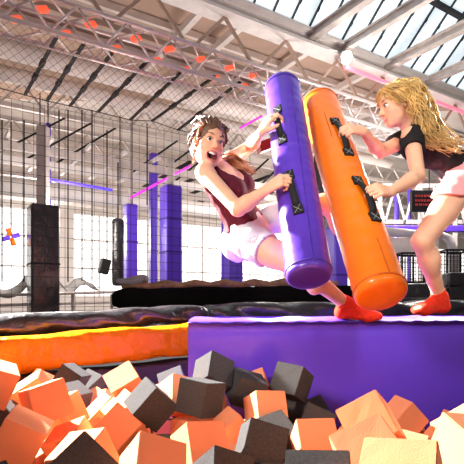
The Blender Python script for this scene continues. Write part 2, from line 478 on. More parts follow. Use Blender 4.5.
mb = MB(); net_lines(mb, -1.5, nu1, 2.15, 2.98, 5.5, .1, .0024, True); mb.build('diamond_mesh', 'cordtan', net)
mb = MB(); net_lines(mb, -1.5, uof(250, 5.5), -.3, 2.15, 5.5, .11, .0026, False); mb.build('square_mesh', 'cord', net)

# white duct and pipes under the roof, along the hall
for nm, px, py, h, r, m, lab in (('duct', 0, 46, 4.0, .17, 'roofpale', 'pale round duct under the tan roof, nearest the truss'),
                              ('duct', 0, 72, 3.9, .13, 'roofpale', 'thinner pale duct under the tan roof, behind the first'),
                              ('duct', 20, 188, 2.1, .17, 'steel', 'thick white pipe running level above the daylit windows')):
    q = onh(px, py, h); vv = q.dot(V); mb = MB(); mb.tube([uvh(-2.2, vv, h), uvh(11, vv, h)], r, 16)
    tag(mb.build(nm, m, None, True), lab, 'duct')
# lattice beams far back
for k, (vv, h0, h1, lab) in enumerate(((9.4, 3.55, 4.0, 'pale lattice beam under the far roof, nearest of four'), (10.8, 3.3, 3.8, 'pale lattice beam under the far roof, second of four from the front'),
                        (12.4, 3.3, 3.9, 'pale lattice beam under the far roof, third of four from the front'), (13.8, 3.2, 3.8, 'pale lattice beam under the far roof, furthest of four'))):
    b = empty('lattice_beam', uvh(3, vv, h0), lab, 'beam', 'lattice beams under the far roof')
    for hh in (h0, h1): MB().bar(uvh(-2.2, vv, hh), uvh(24, vv, hh), .08, .08).build('chord', 'steel' if k % 2 else 'galv', b)
    z = MB(); uu = -2.2
    while uu < 23.5:
        z.bar(uvh(uu, vv, h0), uvh(uu+.4, vv, h1), .035); z.bar(uvh(uu+.4, vv, h1), uvh(uu+.8, vv, h0), .035); uu += .8
    z.build('lacing', 'galv', b)

# the obstacle frame: steel rails overhead, carried on padded posts
fr = empty('obstacle_frame', uvh(3, 9, -.3), 'grey steel grid of overhead rails above the hanging obstacle course', 'frame')
k = 0
for vv in (8.2, 9.0, 9.9, 11.0, 12.2):
    MB().bar(uvh(-2.3, vv, 2.45), uvh(9.5, vv, 2.45), .09, .12).build('cross_rail', ('galv', 'steel')[k % 2], fr); k += 1
for uu in np.arange(-2.1, 9.5, .62):
    MB().bar(uvh(uu, 7.9, 2.6), uvh(uu, 12.6, 2.6), .05, .06).build('rail', ('galv', 'steel', 'black')[int(uu*10) % 3], fr)
for uu in (-1.6, .9, 3.3, 5.8):
    br = MB()
    for s in (0, .5, 1.0): br.bar(uvh(uu+s, 9.0, 2.5), uvh(uu+s+1.3, 9.4, 3.55), .035, .035)
    br.build('brace', 'black', fr)
def glowtube(a, b, v, m, lab):
    tag(MB().tube([onv(a[0], a[1], v), onv(b[0], b[1], v)], .022, 8).build('tube_light', m, None, True), lab, 'tube light')
glowtube((40, 178), (112, 190), 7.7, 'blueled', 'violet tube light along the overhead rails at left')
glowtube((130, 198), (190, 166), 7.7, 'magled', 'slanting magenta tube light between the purple pillars')
glowtube((240, 128), (262, 116), 7.7, 'magled', 'magenta tube light behind the laughing woman\'s raised arm')

# padded pillars
def pillar(px0, px1, ytop, d, m, lab, depth=None, base=-.32):
    A = P(px0, ytop, d); B = P(px1, ytop, d); w = (B-A).length; c = (A+B)/2
    r = empty('padded_pillar', (c.x, c.y+w/2, ZC+base), lab, 'pillar', 'padded pillars of the obstacle course')
    mb = MB(); mb.quadbox((c.x, c.y+w/2, (c.z+ZC+base)/2), U*w*.42, V*w*.42, UP*(c.z-ZC-base)/2)
    mb.build('padding', m, r, bevel=.03)
    st = MB()
    n = max(2, int((c.z-ZC-base)/.55))
    for i in range(1, n):
        z = ZC+base+(c.z-ZC-base)*i/n
        st.quadbox((c.x, c.y+w/2, z), U*w*.428, V*w*.428, UP*.012)
    st.build('strap', 'black' if m == 'black_vinyl' else 'seamp', r)
    MB().bar((c.x, c.y+w/2, c.z), (c.x, c.y+w/2, ZC+2.44), w*.3).build('post', 'galv', r)
pillar(20, 53, 203, 6.4, 'black_vinyl', 'wide black padded pillar at left')
pillar(122, 136, 203, 8.6, 'purple_pad', 'slim purple padded pillar right of the hanging black bag')
pillar(159, 180, 184, 8.0, 'purple_pad', 'broad purple padded pillar left of the laughing woman')
pillar(222, 242, 150, 7.4, 'purple_pad', 'purple padded pillar directly behind the laughing woman')
pillar(44, 50, 122, 9.0, 'purple_pad', 'thin purple pillar rising behind the black padded one')
pillar(148, 157, 152, 9.2, 'purple_pad', 'small dark purple pillar among the overhead rails')
pillar(318, 346, 150, 7.3, 'black_vinyl', 'black padded pillar seen between the two punch bags')
pillar(327, 349, 226, 6.4, 'purple_pad', 'short purple padded pillar seen between the two punch bags')
pillar(395, 400, 190, 9.5, 'purple_pad', 'thin purple post in the bright area right of the orange bag')
pillar(408, 412, 188, 9.9, 'purple_pad', 'thin purple post beside the dark hanging sign')

# ropes and hanging obstacles
def ropes(pxs, y0, y1, v, parent, r=.011):
    for p in pxs: MB().tube([onv(p, y0, v), onv(p, y1, v)], r, 6).build('rope', 'web', parent, True)
def sling(pxa, pxb, ys, ytop, v, lab, rp):
    q = onv((pxa+pxb)/2, max(ys), v)
    r = empty('hanging_sling', q, lab, 'sling', 'canvas slings on ropes')
    mb = MB(); n = 14; wd = .32
    for i in range(n+1):
        t = i/n; px = pxa+(pxb-pxa)*t
        f = t*(len(ys)-1); j = min(int(f), len(ys)-2); y = ys[j]+(ys[j+1]-ys[j])*(f-j)
        p = onv(px, y, v)
        mb.v += [p-V*wd/2-UP*.05, p+V*wd/2+UP*.06]
    for i in range(n): mb.f.append((2*i, 2*i+2, 2*i+3, 2*i+1)); mb.mi.append(0)
    o = mb.build('sling', 'canvas', r, True); s = o.modifiers.new('s', 'SOLIDIFY'); s.thickness = .02
    ropes(rp, ytop, 282, v, r)
sling(54, 95, (279, 284, 291, 289, 283, 282, 286, 288), 110, 7.8, 'grey canvas sling hanging on four ropes beside the black pillar', (59, 68, 82, 92))
sling(-14, 29, (285, 290, 294, 295, 293, 288, 279), 120, 7.4, 'grey canvas sling at the far left edge, in front of the black pillar', (2, 24))
q = onv(104, 274, 7.8); r = empty('hanging_block', q, 'small dark block hanging on a single rope', 'block')
MB().quadbox(onv(104.5, 266.5, 7.8), (U*.075-UP*.02), V*.07, UP*.12+U*.03).build('block', 'black', r, bevel=.015); ropes((107,), 130, 259, 7.8, r)
q = onv(118, 286, 7.6); r = empty('hanging_bag', q, 'black cylindrical punch bag hanging left of the slim purple pillar', 'punch bag')
MB().lathe(q+UP*1.12, q, [(0, .05), (.02, .09), (.06, .1), (1.04, .1), (1.1, .09), (1.12, .05)], 20).build('bag', 'black_vinyl', r, True)
MB().tube([q+UP*1.1, q+UP*2.05], .012, 6).build('rope', 'web', r, True)
for i, px in enumerate((40, 48, 120, 132, 147)):
    rr = MB().tube([onv(px, 82+px*.28, 7.6), onv(px, 205, 7.6)], .009, 6).build('hanging_rope', 'web', None, True)
    tag(rr, 'dark vertical rope hanging from the cross wire, %s of five' % ('leftmost', 'second from left', 'middle', 'second from right', 'rightmost')[i], 'rope', 'loose ropes')
q = onv(11, 237, 7.6); r = empty('paddle_wheel', q, 'small orange and violet paddle hanging before the window at far left', 'paddle')
for k in range(4):
    a = k*math.pi/2+.35; MB().quadbox(q+(U*math.cos(a)+UP*math.sin(a))*.07, (U*math.cos(a)+UP*math.sin(a))*.06, (UP*math.cos(a)-U*math.sin(a))*.035, V*.015).build('paddle', 'orange' if k % 2 else 'purple_pad', r, bevel=.01)
MB().tube([q+UP*.03, q+UP*1.7], .01, 6).build('rope', 'web', r, True)
q = P(265, 146, 5.2)
MBr = MB().quadbox(q, Vector((.075, .02, .035)), Vector((-.02, .07, 0)), Vector((-.01, 0, .055)))
r = tag(MBr.build('hanging_pad', 'red', bevel=.015), 'red pad hanging behind the laughing woman\'s raised arm', 'pad')

# guard rail in front of the windows
r = empty('guard_rail', P(55, 318, 6.6), 'low grey guard rail in front of the windows at left', 'rail')
for y in (294, 304): MB().tube([P(-30, y+2, 6.2), P(116, y-2, 7.0)], .022, 8).build('rail', 'galv', r, True)
for px in (-10, 30, 73, 112):
    MB().bar(P(px, 294, 6.6), (P(px, 294, 6.6).x, 6.6, ZC-.32), .04).build('post', 'galv', r)

# swept pads: rounded section, lumpy along the length
def swept(A, B, n, sect, lump, seed, rows=None):
    "sect: list of (across, up); A-B the line; lump: size of the dents"
    rnd = random.Random(seed); ph = [(rnd.uniform(0, 6.28), rnd.uniform(.6, 1.4)) for _ in range(8)]
    mb = MB(); A = Vector(A); B = Vector(B); d = (B-A); dn = d.normalized(); ac = Vector((dn.y, -dn.x, 0)).normalized(); m = len(sect)
    cx = sum(s[0] for s in sect)/m; cy = sum(s[1] for s in sect)/m
    for i in range(n+1):
        t = i/n; p = A+d*t; L = t*d.length
        for j, (a, h) in enumerate(sect):
            q = j/m*6.283
            w = sum(math.sin(L*(5+3.1*k)*f+q*(k % 3+1)+o)/(1+k*.4) for k, (o, f) in enumerate(ph[:6]))*lump
            e = (1-abs(2*t-1)**24)**.5 if 0 < t < 1 else .55
            aa = cx+(a-cx)*(1+w)*max(e, .55); hh = cy+(h-cy)*(1+w)*max(e, .55)
            mb.v.append(p+ac*aa+UP*hh)
    for i in range(n):
        for j in range(m):
            mb.f.append((i*m+j, i*m+(j+1) % m, (i+1)*m+(j+1) % m, (i+1)*m+j)); mb.mi.append(0)
    mb.f.append(tuple(range(m))); mb.f.append(tuple(n*m+j for j in range(m))[::-1]); mb.mi += [0, 0]
    return mb
def rrect(w, h, r, k=5):
    pts = []
    for cx, cy, a0 in ((w-r, h-r, 0), (-w+r, h-r, 90), (-w+r, -h+r, 180), (w-r, -h+r, 270)):
        for i in range(k+1):
            a = math.radians(a0+90*i/k); pts.append((cx+r*math.cos(a), cy+r*math.sin(a)))
    return pts
def sub(o):
    s = o.modifiers.new('s', 'SUBSURF'); s.levels = 1; s.render_levels = 1; return o
# orange crash pad on the rim of the pit
A = P(-50, 0, 2.86); B = P(215, 0, 3.95)
A = Vector((A.x, A.y+.08, ZC-.375)); B = Vector((B.x, B.y+.08, ZC-.31))
o = sub(swept(A, B, 70, rrect(.1, .125, .06), .035, 3).build('crash_pad', 'orange_pad', None, True))
tag(o, 'long glossy orange crash pad along the far rim of the foam pit', 'pad')
# black inflated roll above it
A = P(-50, 0, 3.05); B = P(205, 0, 4.15)
A = Vector((A.x, A.y+.1, ZC-.2)); B = Vector((B.x, B.y+.1, ZC-.125))
o = sub(swept(A, B, 60, rrect(.12, .085, .08), .07, 5).build('padded_roll', 'black_vinyl', None, True))
tag(o, 'crumpled black vinyl roll lying behind the orange crash pad', 'pad')
A = P(196, 0, 4.35); B = P(500, 0, 4.9)
A = Vector((A.x, A.y+.1, ZC-.13)); B = Vector((B.x, B.y+.1, ZC-.1))
o = sub(swept(A, B, 70, rrect(.14, .1, .09), .08, 8).build('padded_roll', 'black_vinyl', None, True))
tag(o, 'crumpled black vinyl roll behind the purple platform', 'pad')
# dark padded wall of the pit below it
A = P(-60, 0, 2.9); B = P(230, 0, 3.95)
A = Vector((A.x, A.y+.12, ZC-.70)); B = Vector((B.x, B.y+.12, ZC-.64))
o = sub(swept(A, B, 40, rrect(.1, .17, .03), .02, 11).build('wall_pit', 'maroon_pad', None, True)); struct(o)

# the padded bridge behind the platform with rolled cloth on top
r = empty('padded_bridge', P(245, 318, 5.25), 'long dark padded bridge beam behind the laughing woman', 'bridge')
A = P(112, 0, 5.2); B = P(400, 0, 5.35)
A = Vector((A.x, A.y, ZC+.01)); B = Vector((B.x, B.y, ZC+.06))
sub(swept(A, B, 50, rrect(.17, .115, .05), .03, 21).build('beam', 'pitch', r, True))
for i in range(7):
    t = .1+i*.1; c = A.lerp(B, t)+Vector((0, -.08, .14)); d = (B-A).normalized()
    MB().tube([c-d*.2, c-d*.05+UP*.02, c+d*.12-UP*.01, c+d*.24], [.03, .045, .04, .025], 10).build('wrap', 'straw', r, True)
for t in (.03, .3, .62, .97):
    c = A.lerp(B, t); MB().bar(c-UP*.1, Vector((c.x, c.y, ZC-.32)), .12).build('leg', 'black', r)
o = swept(P(118, 282, 5.15), P(148, 280, 5.15), 12, rrect(.1, .035, .03), .3, 31).build('folded_canvas', 'canvas', None, True)
tag(o, 'crumpled grey canvas lying on the left end of the dark bridge', 'canvas')

# right of the orange bag: rail, bent pipe, panel, wire baskets, mats, sign
r = empty('steel_frame', P(425, 300, 9.0), 'white zigzag steel frame in the bright area behind the standing woman', 'frame')
for y in (186, 222): MB().bar(P(375, y, 8.6), P(500, y, 8.9), .07).build('chord', 'steel', r)
z = MB()
for i in range(12): z.bar(P(375+i*10, 222 if i % 2 else 186, 8.6), P(385+i*10, 186 if i % 2 else 222, 8.6), .035)
z.build('lacing', 'steel', r)
for px in (380, 420, 455, 480): MB().bar(P(px, 186, 8.75), Vector((P(px, 186, 8.75).x, 8.75, ZC-.32)), .06).build('post', 'steel', r)
tag(MB().bar(P(378, 229, 7.6), P(510, 229, 7.9), .1, .11).build('padded_rail', 'purple_pad', bevel=.02), 'purple padded rail crossing behind the standing woman\'s knee', 'rail')
tag(MB().tube([P(384, 231, 6.6), P(415, 234, 6.6), P(440, 235, 6.6), P(450, 239, 6.5), P(453, 250, 6.4), P(454, 321.5, 6.4)], .06, 12).build('bent_pipe', 'steel', None, True), 'bent white pipe behind the standing woman\'s knee', 'pipe')
pn = tag(MB().bar(P(388, 247, 6.9), P(438, 247, 6.9), .05, .28).build('panel', 'steel', bevel=.01), 'plain white panel above the wire basket', 'panel')
MB().bar(P(392, 256, 6.9), Vector((P(392, 256, 6.9).x, 6.9, ZC-.32)), .05).build('leg', 'galv', pn); MB().bar(P(434, 256, 6.9), Vector((P(434, 256, 6.9).x, 6.9, ZC-.32)), .05).build('leg', 'galv', pn)
def basket(px0, px1, y0, y1, d, lab):
    A = P(px0, y1, d); B = P(px1, y0, d); dp = .35
    r = empty('wire_basket', ((A.x+B.x)/2, d+.17, A.z), lab, 'basket', 'black wire baskets')
    fm = MB()
    for x in (A.x, B.x):
        for y in (d, d+dp): fm.bar((x, y, A.z), (x, y, B.z), .022)
    for zz in (A.z, B.z):
        for y in (d, d+dp): fm.bar((A.x, y, zz), (B.x, y, zz), .022)
        for x in (A.x, B.x): fm.bar((x, d, zz), (x, d+dp, zz), .022)
    fm.build('frame', 'black', r)
    n = 8
    for y in (d, d+dp):
        wm = MB()
        for i in range(1, n):
            x = A.x+(B.x-A.x)*i/n; z = A.z+(B.z-A.z)*i/n
            wm.tube([(x, y, A.z), (x, y, B.z)], .004, 4, False); wm.tube([(A.x, y, z), (B.x, y, z)], .004, 4, False)
        wm.build('wire_mesh', 'web', r)
basket(402, 424, 253, 282, 5.9, 'black wire basket left of the standing woman\'s shin')
basket(447, 474, 250, 282, 5.9, 'black wire basket right of the standing woman\'s shin')
for px0, px1, y0, d, lab in ((396, 447, 283, 5.45, 'low black mat stack behind the standing woman\'s ankle'), (449, 505, 272, 5.45, 'taller black mat stack at the right edge')):
    A = P(px0, y0, d); B = P(px1, y0, d); z0 = ZC-.32
    r = empty('mat_stack', ((A.x+B.x)/2, d+.25, z0), lab, 'mat stack')
    n = 4 if y0 < 280 else 3
    for i in range(n):
        za = z0+(A.z-z0)*i/n; zb = z0+(A.z-z0)*(i+1)/n
        MB().box(A.x+.01*(i % 2), B.x-.012*(i % 3), d, d+.45, za, zb-.004).build('mat', 'black_vinyl', r, bevel=.02)
MB()
A = P(412, 190, 6.9); B = P(434, 211, 6.9)
r = tag(MB().box(A.x, B.x, 6.9, 7.0, B.z, A.z).build('hanging_sign', 'black', bevel=.008), 'dark hanging sign with faint red lettering left of the standing woman\'s thigh', 'sign')
tx = MB()
for row, z in enumerate((.72, .5, .3)):
    x = .14
    while x < .84:
        w = (.09, .13, .07, .11)[int(x*50+row) % 4]; zz = B.z+(A.z-B.z)*z
        tx.box(A.x+(B.x-A.x)*x, A.x+(B.x-A.x)*min(.88, x+w), 6.893, 6.899, zz-.016, zz+.016); x += w+.045
tx.build('lettering', 'redtext', r)
for x in (A.x+.05, B.x-.05): MB().tube([(x, 6.95, A.z), (x, 6.95, A.z+1.4)], .008, 6).build('wire', 'web', r, True)

# ------------------------------------------------------------------ the purple platform
pl = empty('joust_platform', ((.2), 2.9, ZC-.85), 'purple vinyl covered platform at the edge of the foam pit', 'platform')
a = P(188, 0, 2.30); b = P(600, 0, 2.68)
fa = Vector((a.x, a.y, 0)); fb = Vector((b.x, b.y, 0)); dn = (fb-fa).normalized(); bk = Vector((-.0, 1, 0)); dep = .42
PT = ZC-.098
nx, nz = 60, 16
mb = MB(); rnd = random.Random(2)
def wob(s, z):
    return .006*math.sin(s*5+z*3)+.005*math.sin(s*11+1.3+z*6)+.004*math.sin(z*14+s*3)
L = (fb-fa).length
for j in range(nz+1):
    for i in range(nx+1):
        s = L*i/nx; z = PT-.02-(.72)*j/nz
        mb.v.append(fa+dn*s-bk*(wob(s, z)-.012*(j == 0))+UP*z)
for j in range(nz):
    for i in range(nx): mb.f.append((j*(nx+1)+i, (j+1)*(nx+1)+i, (j+1)*(nx+1)+i+1, j*(nx+1)+i+1)); mb.mi.append(0)
# top with gentle dents
n0 = len(mb.v); ny = 14
for j in range(ny+1):
    for i in range(nx+1):
        s = L*i/nx; y = dep*j/ny
        e = min(1, y/.08)
        z = PT-.004+.004*math.sin(s*9+y*4)*e+.003*math.sin(s*23+1)*e-.016*(1-e)**2
        mb.v.append(fa+dn*s+bk*(y+.012*(j == 0)*0)+UP*z)
for j in range(ny):
    for i in range(nx): mb.f.append((n0+j*(nx+1)+i, n0+j*(nx+1)+i+1, n0+(j+1)*(nx+1)+i+1, n0+(j+1)*(nx+1)+i)); mb.mi.append(0)
for i in range(nx): mb.f.append((i, i+1, n0+i+1, n0+i)); mb.mi.append(0)
for s, k in ((0, 0), (L, nx)):                # ends and back
    p = fa+dn*s; q = p+bk*dep; m = len(mb.v)
    mb.v += [p+UP*(PT-.74), q+UP*(PT-.74), q+UP*PT, p+UP*(PT-.018)]; mb.f.append((m, m+1, m+2, m+3)); mb.mi.append(0)
m = len(mb.v); p = fa+bk*dep; q = fb+bk*dep
mb.v += [p+UP*(PT-.74), q+UP*(PT-.74), q+UP*PT, p+UP*PT]; mb.f.append((m, m+1, m+2, m+3)); mb.mi.append(0)
mb.build('cover', 'purple_pad', pl, True)
sm = MB(); pts = [fa+dn*(L*i/80)-bk*.006+UP*(PT-.016+.003*math.sin(i*1.7)) for i in range(81)]
sm.tube(pts, .006, 6); sm.build('piping', 'seamp', pl, True)
for s in ():
    sm = MB(); sm.tube([fa+dn*s-bk*(wob(s, PT-.02-.7*t)+.001)+UP*(PT-.03-.69*t) for t in [i/12 for i in range(13)]], .0035, 5); sm.build('seam', 'seamp', pl, True)
CUBES = [
 ('C',-0.8405,1.6450,-0.2862,0.0461,-0.3410,0.7006,-0.6251),
 ('C',-0.7878,1.8754,-0.3804,-0.9475,-0.1112,0.2758,-0.1179),
 ('C',-0.6741,1.7018,-0.3700,-0.6178,0.6936,0.3441,-0.1374),
 ('D',-0.8898,1.7131,-0.4188,0.2698,0.0897,-0.9587,-0.0021),
 ('C',-0.6631,1.4816,-0.4342,-0.2431,-0.0956,0.9647,0.0344),
 ('C',-0.7644,1.8377,-0.6372,0.1915,0.0112,-0.0812,0.9781),
 ('C',-0.7579,2.1311,-0.5778,0.8364,-0.2267,-0.0149,0.4988),
 ('C',-0.4246,1.3540,-0.4667,-0.1620,0.1373,0.1735,-0.9617),
 ('D',-0.3891,1.1731,-0.4407,0.5531,-0.0726,0.4328,-0.7082),
 ('D',-0.8769,2.5616,-0.4348,-0.6600,0.6961,-0.2454,-0.1400),
 ('D',-0.7895,2.3171,-0.4940,0.3261,0.1705,-0.0868,0.9258),
 ('C',-0.7128,1.9858,-0.4777,-0.4709,0.2044,-0.5764,0.6358),
 ('C',-0.7278,2.4757,-0.5604,0.1200,-0.3418,0.9188,0.1568),
 ('C',-0.5716,2.1239,-0.5216,0.3474,-0.2640,0.8947,0.0952),
 ('C',-0.4696,2.0821,-0.3801,-0.2897,0.9117,0.2134,0.1982),
 ('C',-0.4365,1.9505,-0.4725,-0.3491,0.8152,-0.4550,0.0816),
 ('D',-0.5384,2.5393,-0.5376,-0.2055,0.8141,0.5311,-0.1134),
 ('D',-0.4223,2.2305,-0.4694,-0.2120,0.8375,0.4835,-0.1408),
 ('C',-0.4049,1.7317,-0.4849,-0.4789,0.8056,-0.3274,-0.1205),
 ('D',-0.3190,1.8445,-0.4091,0.3747,-0.1869,0.8889,0.1861),
 ('D',-0.2982,2.4332,-0.4448,0.2312,-0.9550,-0.0923,-0.1612),
 ('D',-0.2348,2.1787,-0.4769,-0.1993,0.9029,0.2461,0.2908),
 ('C',-0.2272,2.0015,-0.4090,-0.4416,0.8432,0.1606,-0.2611),
 ('D',-0.1215,1.8310,-0.3781,-0.6363,0.7129,-0.2482,0.1587),
 ('D',-0.0843,2.1145,-0.3300,-0.5288,0.5252,0.6620,0.0798),
 ('D',0.0634,2.0876,-0.3949,-0.9747,-0.0943,-0.1699,-0.1108),
 ('C',0.1140,2.2555,-0.4294,-0.0019,-0.1792,-0.2200,0.9589),
 ('C',-0.1097,2.0653,-0.4803,-0.3201,0.8605,0.1965,-0.3442),
 ('D',0.2660,2.0961,-0.3674,-0.2879,0.1139,0.5124,-0.8009),
 ('D',0.2613,2.1855,-0.5184,-0.2830,0.1457,0.4570,-0.8305),
 ('C',0.1373,1.9242,-0.4520,0.5205,-0.8305,-0.1387,0.1420),
 ('C',-0.0054,1.7566,-0.5031,-0.1534,-0.3097,-0.0774,0.9352),
 ('C',0.0350,1.9993,-0.5980,0.9847,-0.0261,-0.1040,0.1374),
 ('C',-0.1001,1.4713,-0.4661,-0.4477,0.8536,0.2014,-0.1744),
 ('C',-0.0274,1.5957,-0.5771,-0.2662,0.9232,0.1501,-0.2331),
 ('D',-0.0267,1.2948,-0.5038,-0.3560,0.8906,0.1094,-0.2610),
 ('D',0.0920,1.5211,-0.4738,-0.5174,0.8388,-0.0461,-0.1633),
 ('D',0.1608,1.7728,-0.5215,-0.1862,-0.0837,-0.2550,0.9452),
 ('D',0.1767,0.9539,-0.4003,-0.2604,0.9602,-0.0884,0.0490),
 ('D',0.1437,1.3921,-0.5783,-0.2366,0.9712,-0.0114,-0.0258),
 ('C',0.2812,1.5924,-0.4922,-0.4009,0.9150,0.0419,-0.0161),
 ('D',0.3482,2.0008,-0.5347,-0.5137,0.8312,-0.1503,-0.1502),
 ('C',0.4028,1.3556,-0.3630,-0.0189,-0.2943,-0.4395,0.8485),
 ('C',0.3205,1.0815,-0.3721,-0.0846,-0.1862,-0.3107,0.9282),
 ('C',0.3085,0.8482,-0.3452,-0.2542,0.9320,-0.2300,0.1175),
 ('C',0.7822,2.1512,-0.5406,0.5709,-0.2084,-0.3230,0.7255),
 ('C',0.6430,1.7098,-0.5661,0.3130,-0.1006,-0.4026,0.8543),
 ('C',0.6384,1.2473,-0.3756,-0.2497,0.8931,-0.1053,0.3592),
 ('C',0.5539,1.0771,-0.3527,-0.5861,0.5209,-0.5468,0.2936),
 ('C',-0.2036,1.1859,-0.4358,-0.3203,0.9073,0.1213,-0.2439),
 ('C',-0.1702,1.9102,-0.5505,-0.5478,0.5683,0.3866,-0.4769),
 ('C',-0.5816,1.7083,-0.5282,0.4353,-0.3422,-0.4793,-0.6810),
 ('D',-0.8469,2.8141,-0.5180,-0.4828,0.4523,0.1314,0.7383),
 ('D',0.3994,2.2779,-0.5680,-0.6262,0.1750,0.4243,0.6302),
 ('C',-0.3437,2.4735,-0.7036,-0.6052,0.0799,-0.1279,-0.7816),
 ('D',-0.2589,1.5891,-0.5491,-0.3226,0.1711,-0.2363,0.9005),
 ('C',-0.5730,1.9011,-0.5817,0.2499,-0.4476,0.1071,0.8519),
 ('C',-0.4575,3.0887,-0.6364,0.3681,-0.5525,0.2919,0.6885),
 ('C',-0.7390,2.7064,-0.6043,0.3212,0.5941,0.0408,0.7363),
 ('C',1.0877,2.3113,-0.6406,0.2873,0.3722,-0.5229,-0.7110),
 ('C',0.9200,2.0946,-0.6326,0.1693,0.4392,0.4810,-0.7396),
 ('D',-0.6326,1.2031,-0.5200,0.3319,0.2050,-0.2831,-0.8762),
 ('C',-0.3807,2.6343,-0.5826,0.2818,-0.1459,0.4184,-0.8510),
 ('C',0.4538,1.8606,-0.6030,-0.3016,-0.1490,0.2276,-0.9138),
 ('C',0.8623,2.3380,-0.6566,0.5167,-0.3190,0.5019,0.6159),
 ('C',-1.1988,2.9339,-0.5349,0.2779,-0.5102,-0.1834,0.7930),
 ('C',-0.4685,2.2308,-0.6946,-0.4446,0.1883,-0.1593,-0.8611),
 ('C',-1.4767,2.3764,-0.5418,0.6006,-0.3032,-0.4882,-0.5559),
 ('C',1.0352,1.8794,-0.6444,0.1752,-0.0670,-0.0061,-0.9822),
 ('C',1.3451,2.3103,-0.6381,-0.4724,0.1234,-0.5920,0.6413),
 ('C',0.6300,1.4683,-0.5435,0.1196,0.4578,-0.5438,0.6931),
 ('D',0.6026,2.0236,-0.6609,0.6150,0.0404,0.0864,0.7828),
 ('D',-1.2822,2.6586,-0.5351,-0.5048,-0.2740,-0.4952,0.6519),
 ('C',-1.2456,2.2042,-0.6072,-0.3171,-0.4442,0.4899,-0.6798),
 ('D',-0.1401,0.7981,-0.5081,-0.1505,0.6685,-0.0900,-0.7228),
 ('C',0.0612,0.7955,-0.4593,-0.3768,-0.4393,-0.4824,0.6575),
 ('C',-1.1482,2.4162,-0.5478,-0.0562,0.2899,-0.5174,-0.8031),
 ('D',-0.5341,0.8714,-0.5407,0.1685,-0.3505,-0.6361,0.6665),
 ('D',-1.0043,2.6895,-0.5660,-0.3073,0.4135,0.5590,-0.6497),
 ('C',-1.3671,2.8269,-0.5351,0.3865,0.0678,0.5902,-0.7055),
 ('C',-1.6352,2.6764,-0.5605,-0.3304,-0.1989,0.5798,0.7177),
 ('D',-1.1487,2.0227,-0.5673,0.1216,0.5417,-0.5272,0.6433),
 ('D',0.6521,2.2338,-0.6292,0.0694,-0.3234,0.2522,0.9094),
 ('C',0.1321,1.1453,-0.5526,0.0152,-0.3789,0.0625,-0.9232),
 ('C',-0.3651,0.9035,-0.5363,-0.0832,-0.0473,0.6659,0.7399),
 ('D',0.8829,1.5121,-0.6250,-0.2365,-0.3817,0.3862,-0.8058),
 ('C',0.4577,1.5803,-0.5694,-0.3148,0.1569,-0.5890,0.7276),
 ('C',-0.9324,2.1781,-0.6333,-0.0803,-0.0478,-0.4585,-0.8838),
 ('C',0.8301,1.9087,-0.6671,0.0092,-0.0846,-0.3563,0.9305),
 ('C',-0.9565,2.9923,-0.5358,-0.3142,0.1637,0.2493,0.9013),
 ('D',-0.4907,1.0892,-0.5630,0.3198,0.2171,-0.1406,-0.9115),
 ('D',-0.1179,0.9826,-0.5419,0.0391,0.6361,0.1166,0.7618),
 ('C',-0.3765,0.6668,-0.5397,-0.0347,-0.5690,0.5576,0.6034),
 ('D',0.7717,1.2755,-0.4975,-0.5211,0.1552,-0.2256,-0.8084),
 ('C',0.4774,0.9089,-0.4616,0.4730,-0.1489,-0.4499,0.7428),
 ('C',-0.9570,1.8985,-0.5603,0.2071,0.0277,-0.2507,0.9452),
 ('D',-0.6586,3.0149,-0.6027,-0.3418,-0.3609,-0.2030,-0.8436),
 ('D',1.0416,1.6486,-0.6657,-0.4249,0.3028,0.4016,0.7527),
 ('C',-0.9119,2.4391,-0.5872,-0.2940,-0.5988,-0.2579,0.6989),
 ('D',-0.4817,1.5141,-0.5800,0.5020,-0.3434,-0.4330,0.6653),
 ('C',-0.5903,2.3910,-0.6548,-0.2395,0.3393,-0.2097,-0.8852),
 ('C',0.8269,1.7133,-0.6764,0.2850,0.3556,0.0213,-0.8899),
 ('D',-0.9092,1.4336,-0.4162,0.0775,0.1092,-0.2718,-0.9530),
 ('C',-0.7933,1.2811,-0.5316,0.3502,-0.4650,-0.1223,-0.8039),
 ('C',0.3134,1.2442,-0.4921,-0.5332,0.0639,-0.0683,-0.8408),
 ('C',-0.3784,2.9317,-0.6330,0.4843,-0.4321,0.5094,0.5651),
 ('C',-1.1198,1.7756,-0.5180,-0.6017,0.1679,0.2085,0.7525),
 ('C',-0.2306,1.3632,-0.5708,-0.4020,0.2205,-0.0747,-0.8855),
 ('C',-1.3305,2.4820,-0.5361,-0.6356,0.3088,-0.4842,0.5159),
 ('C',1.2535,2.1607,-0.6406,0.0897,0.2747,0.6496,0.7033),
 ('C',-0.2032,0.6577,-0.5037,0.6320,0.1163,-0.0447,-0.7649),
 ('C',0.3241,1.7376,-0.6315,0.3955,-0.2203,-0.0121,-0.8916),
 ('C',-0.4257,1.8970,-0.6923,0.4600,-0.4422,-0.4048,0.6550),
 ('C',0.1591,0.9349,-0.6207,-0.4006,-0.0982,0.2770,0.8678),
 ('D',-0.0060,1.2776,-0.7010,-0.1474,-0.6670,0.3304,-0.6513),
 ('D',-0.4422,1.6897,-0.6933,-0.0354,0.5340,-0.0700,0.8418),
 ('C',-0.1863,1.1678,-0.6562,0.1171,0.1935,0.6601,0.7163),
 ('D',-0.1980,1.7805,-0.6869,-0.3217,0.2983,0.2503,0.8630),
 ('D',-1.0559,2.5342,-0.6869,0.1052,-0.6042,-0.4565,-0.6446),
 ('C',-0.8655,2.0084,-0.6922,0.2632,-0.2163,-0.5970,-0.7263),
 ('C',0.3222,1.3888,-0.6634,-0.2980,-0.2995,-0.2676,-0.8659),
 ('D',0.4860,1.3829,-0.5838,-0.2750,-0.1884,-0.3834,-0.8613),
 ('C',-1.4652,2.6246,-0.6560,0.1629,-0.4266,-0.6204,0.6376),
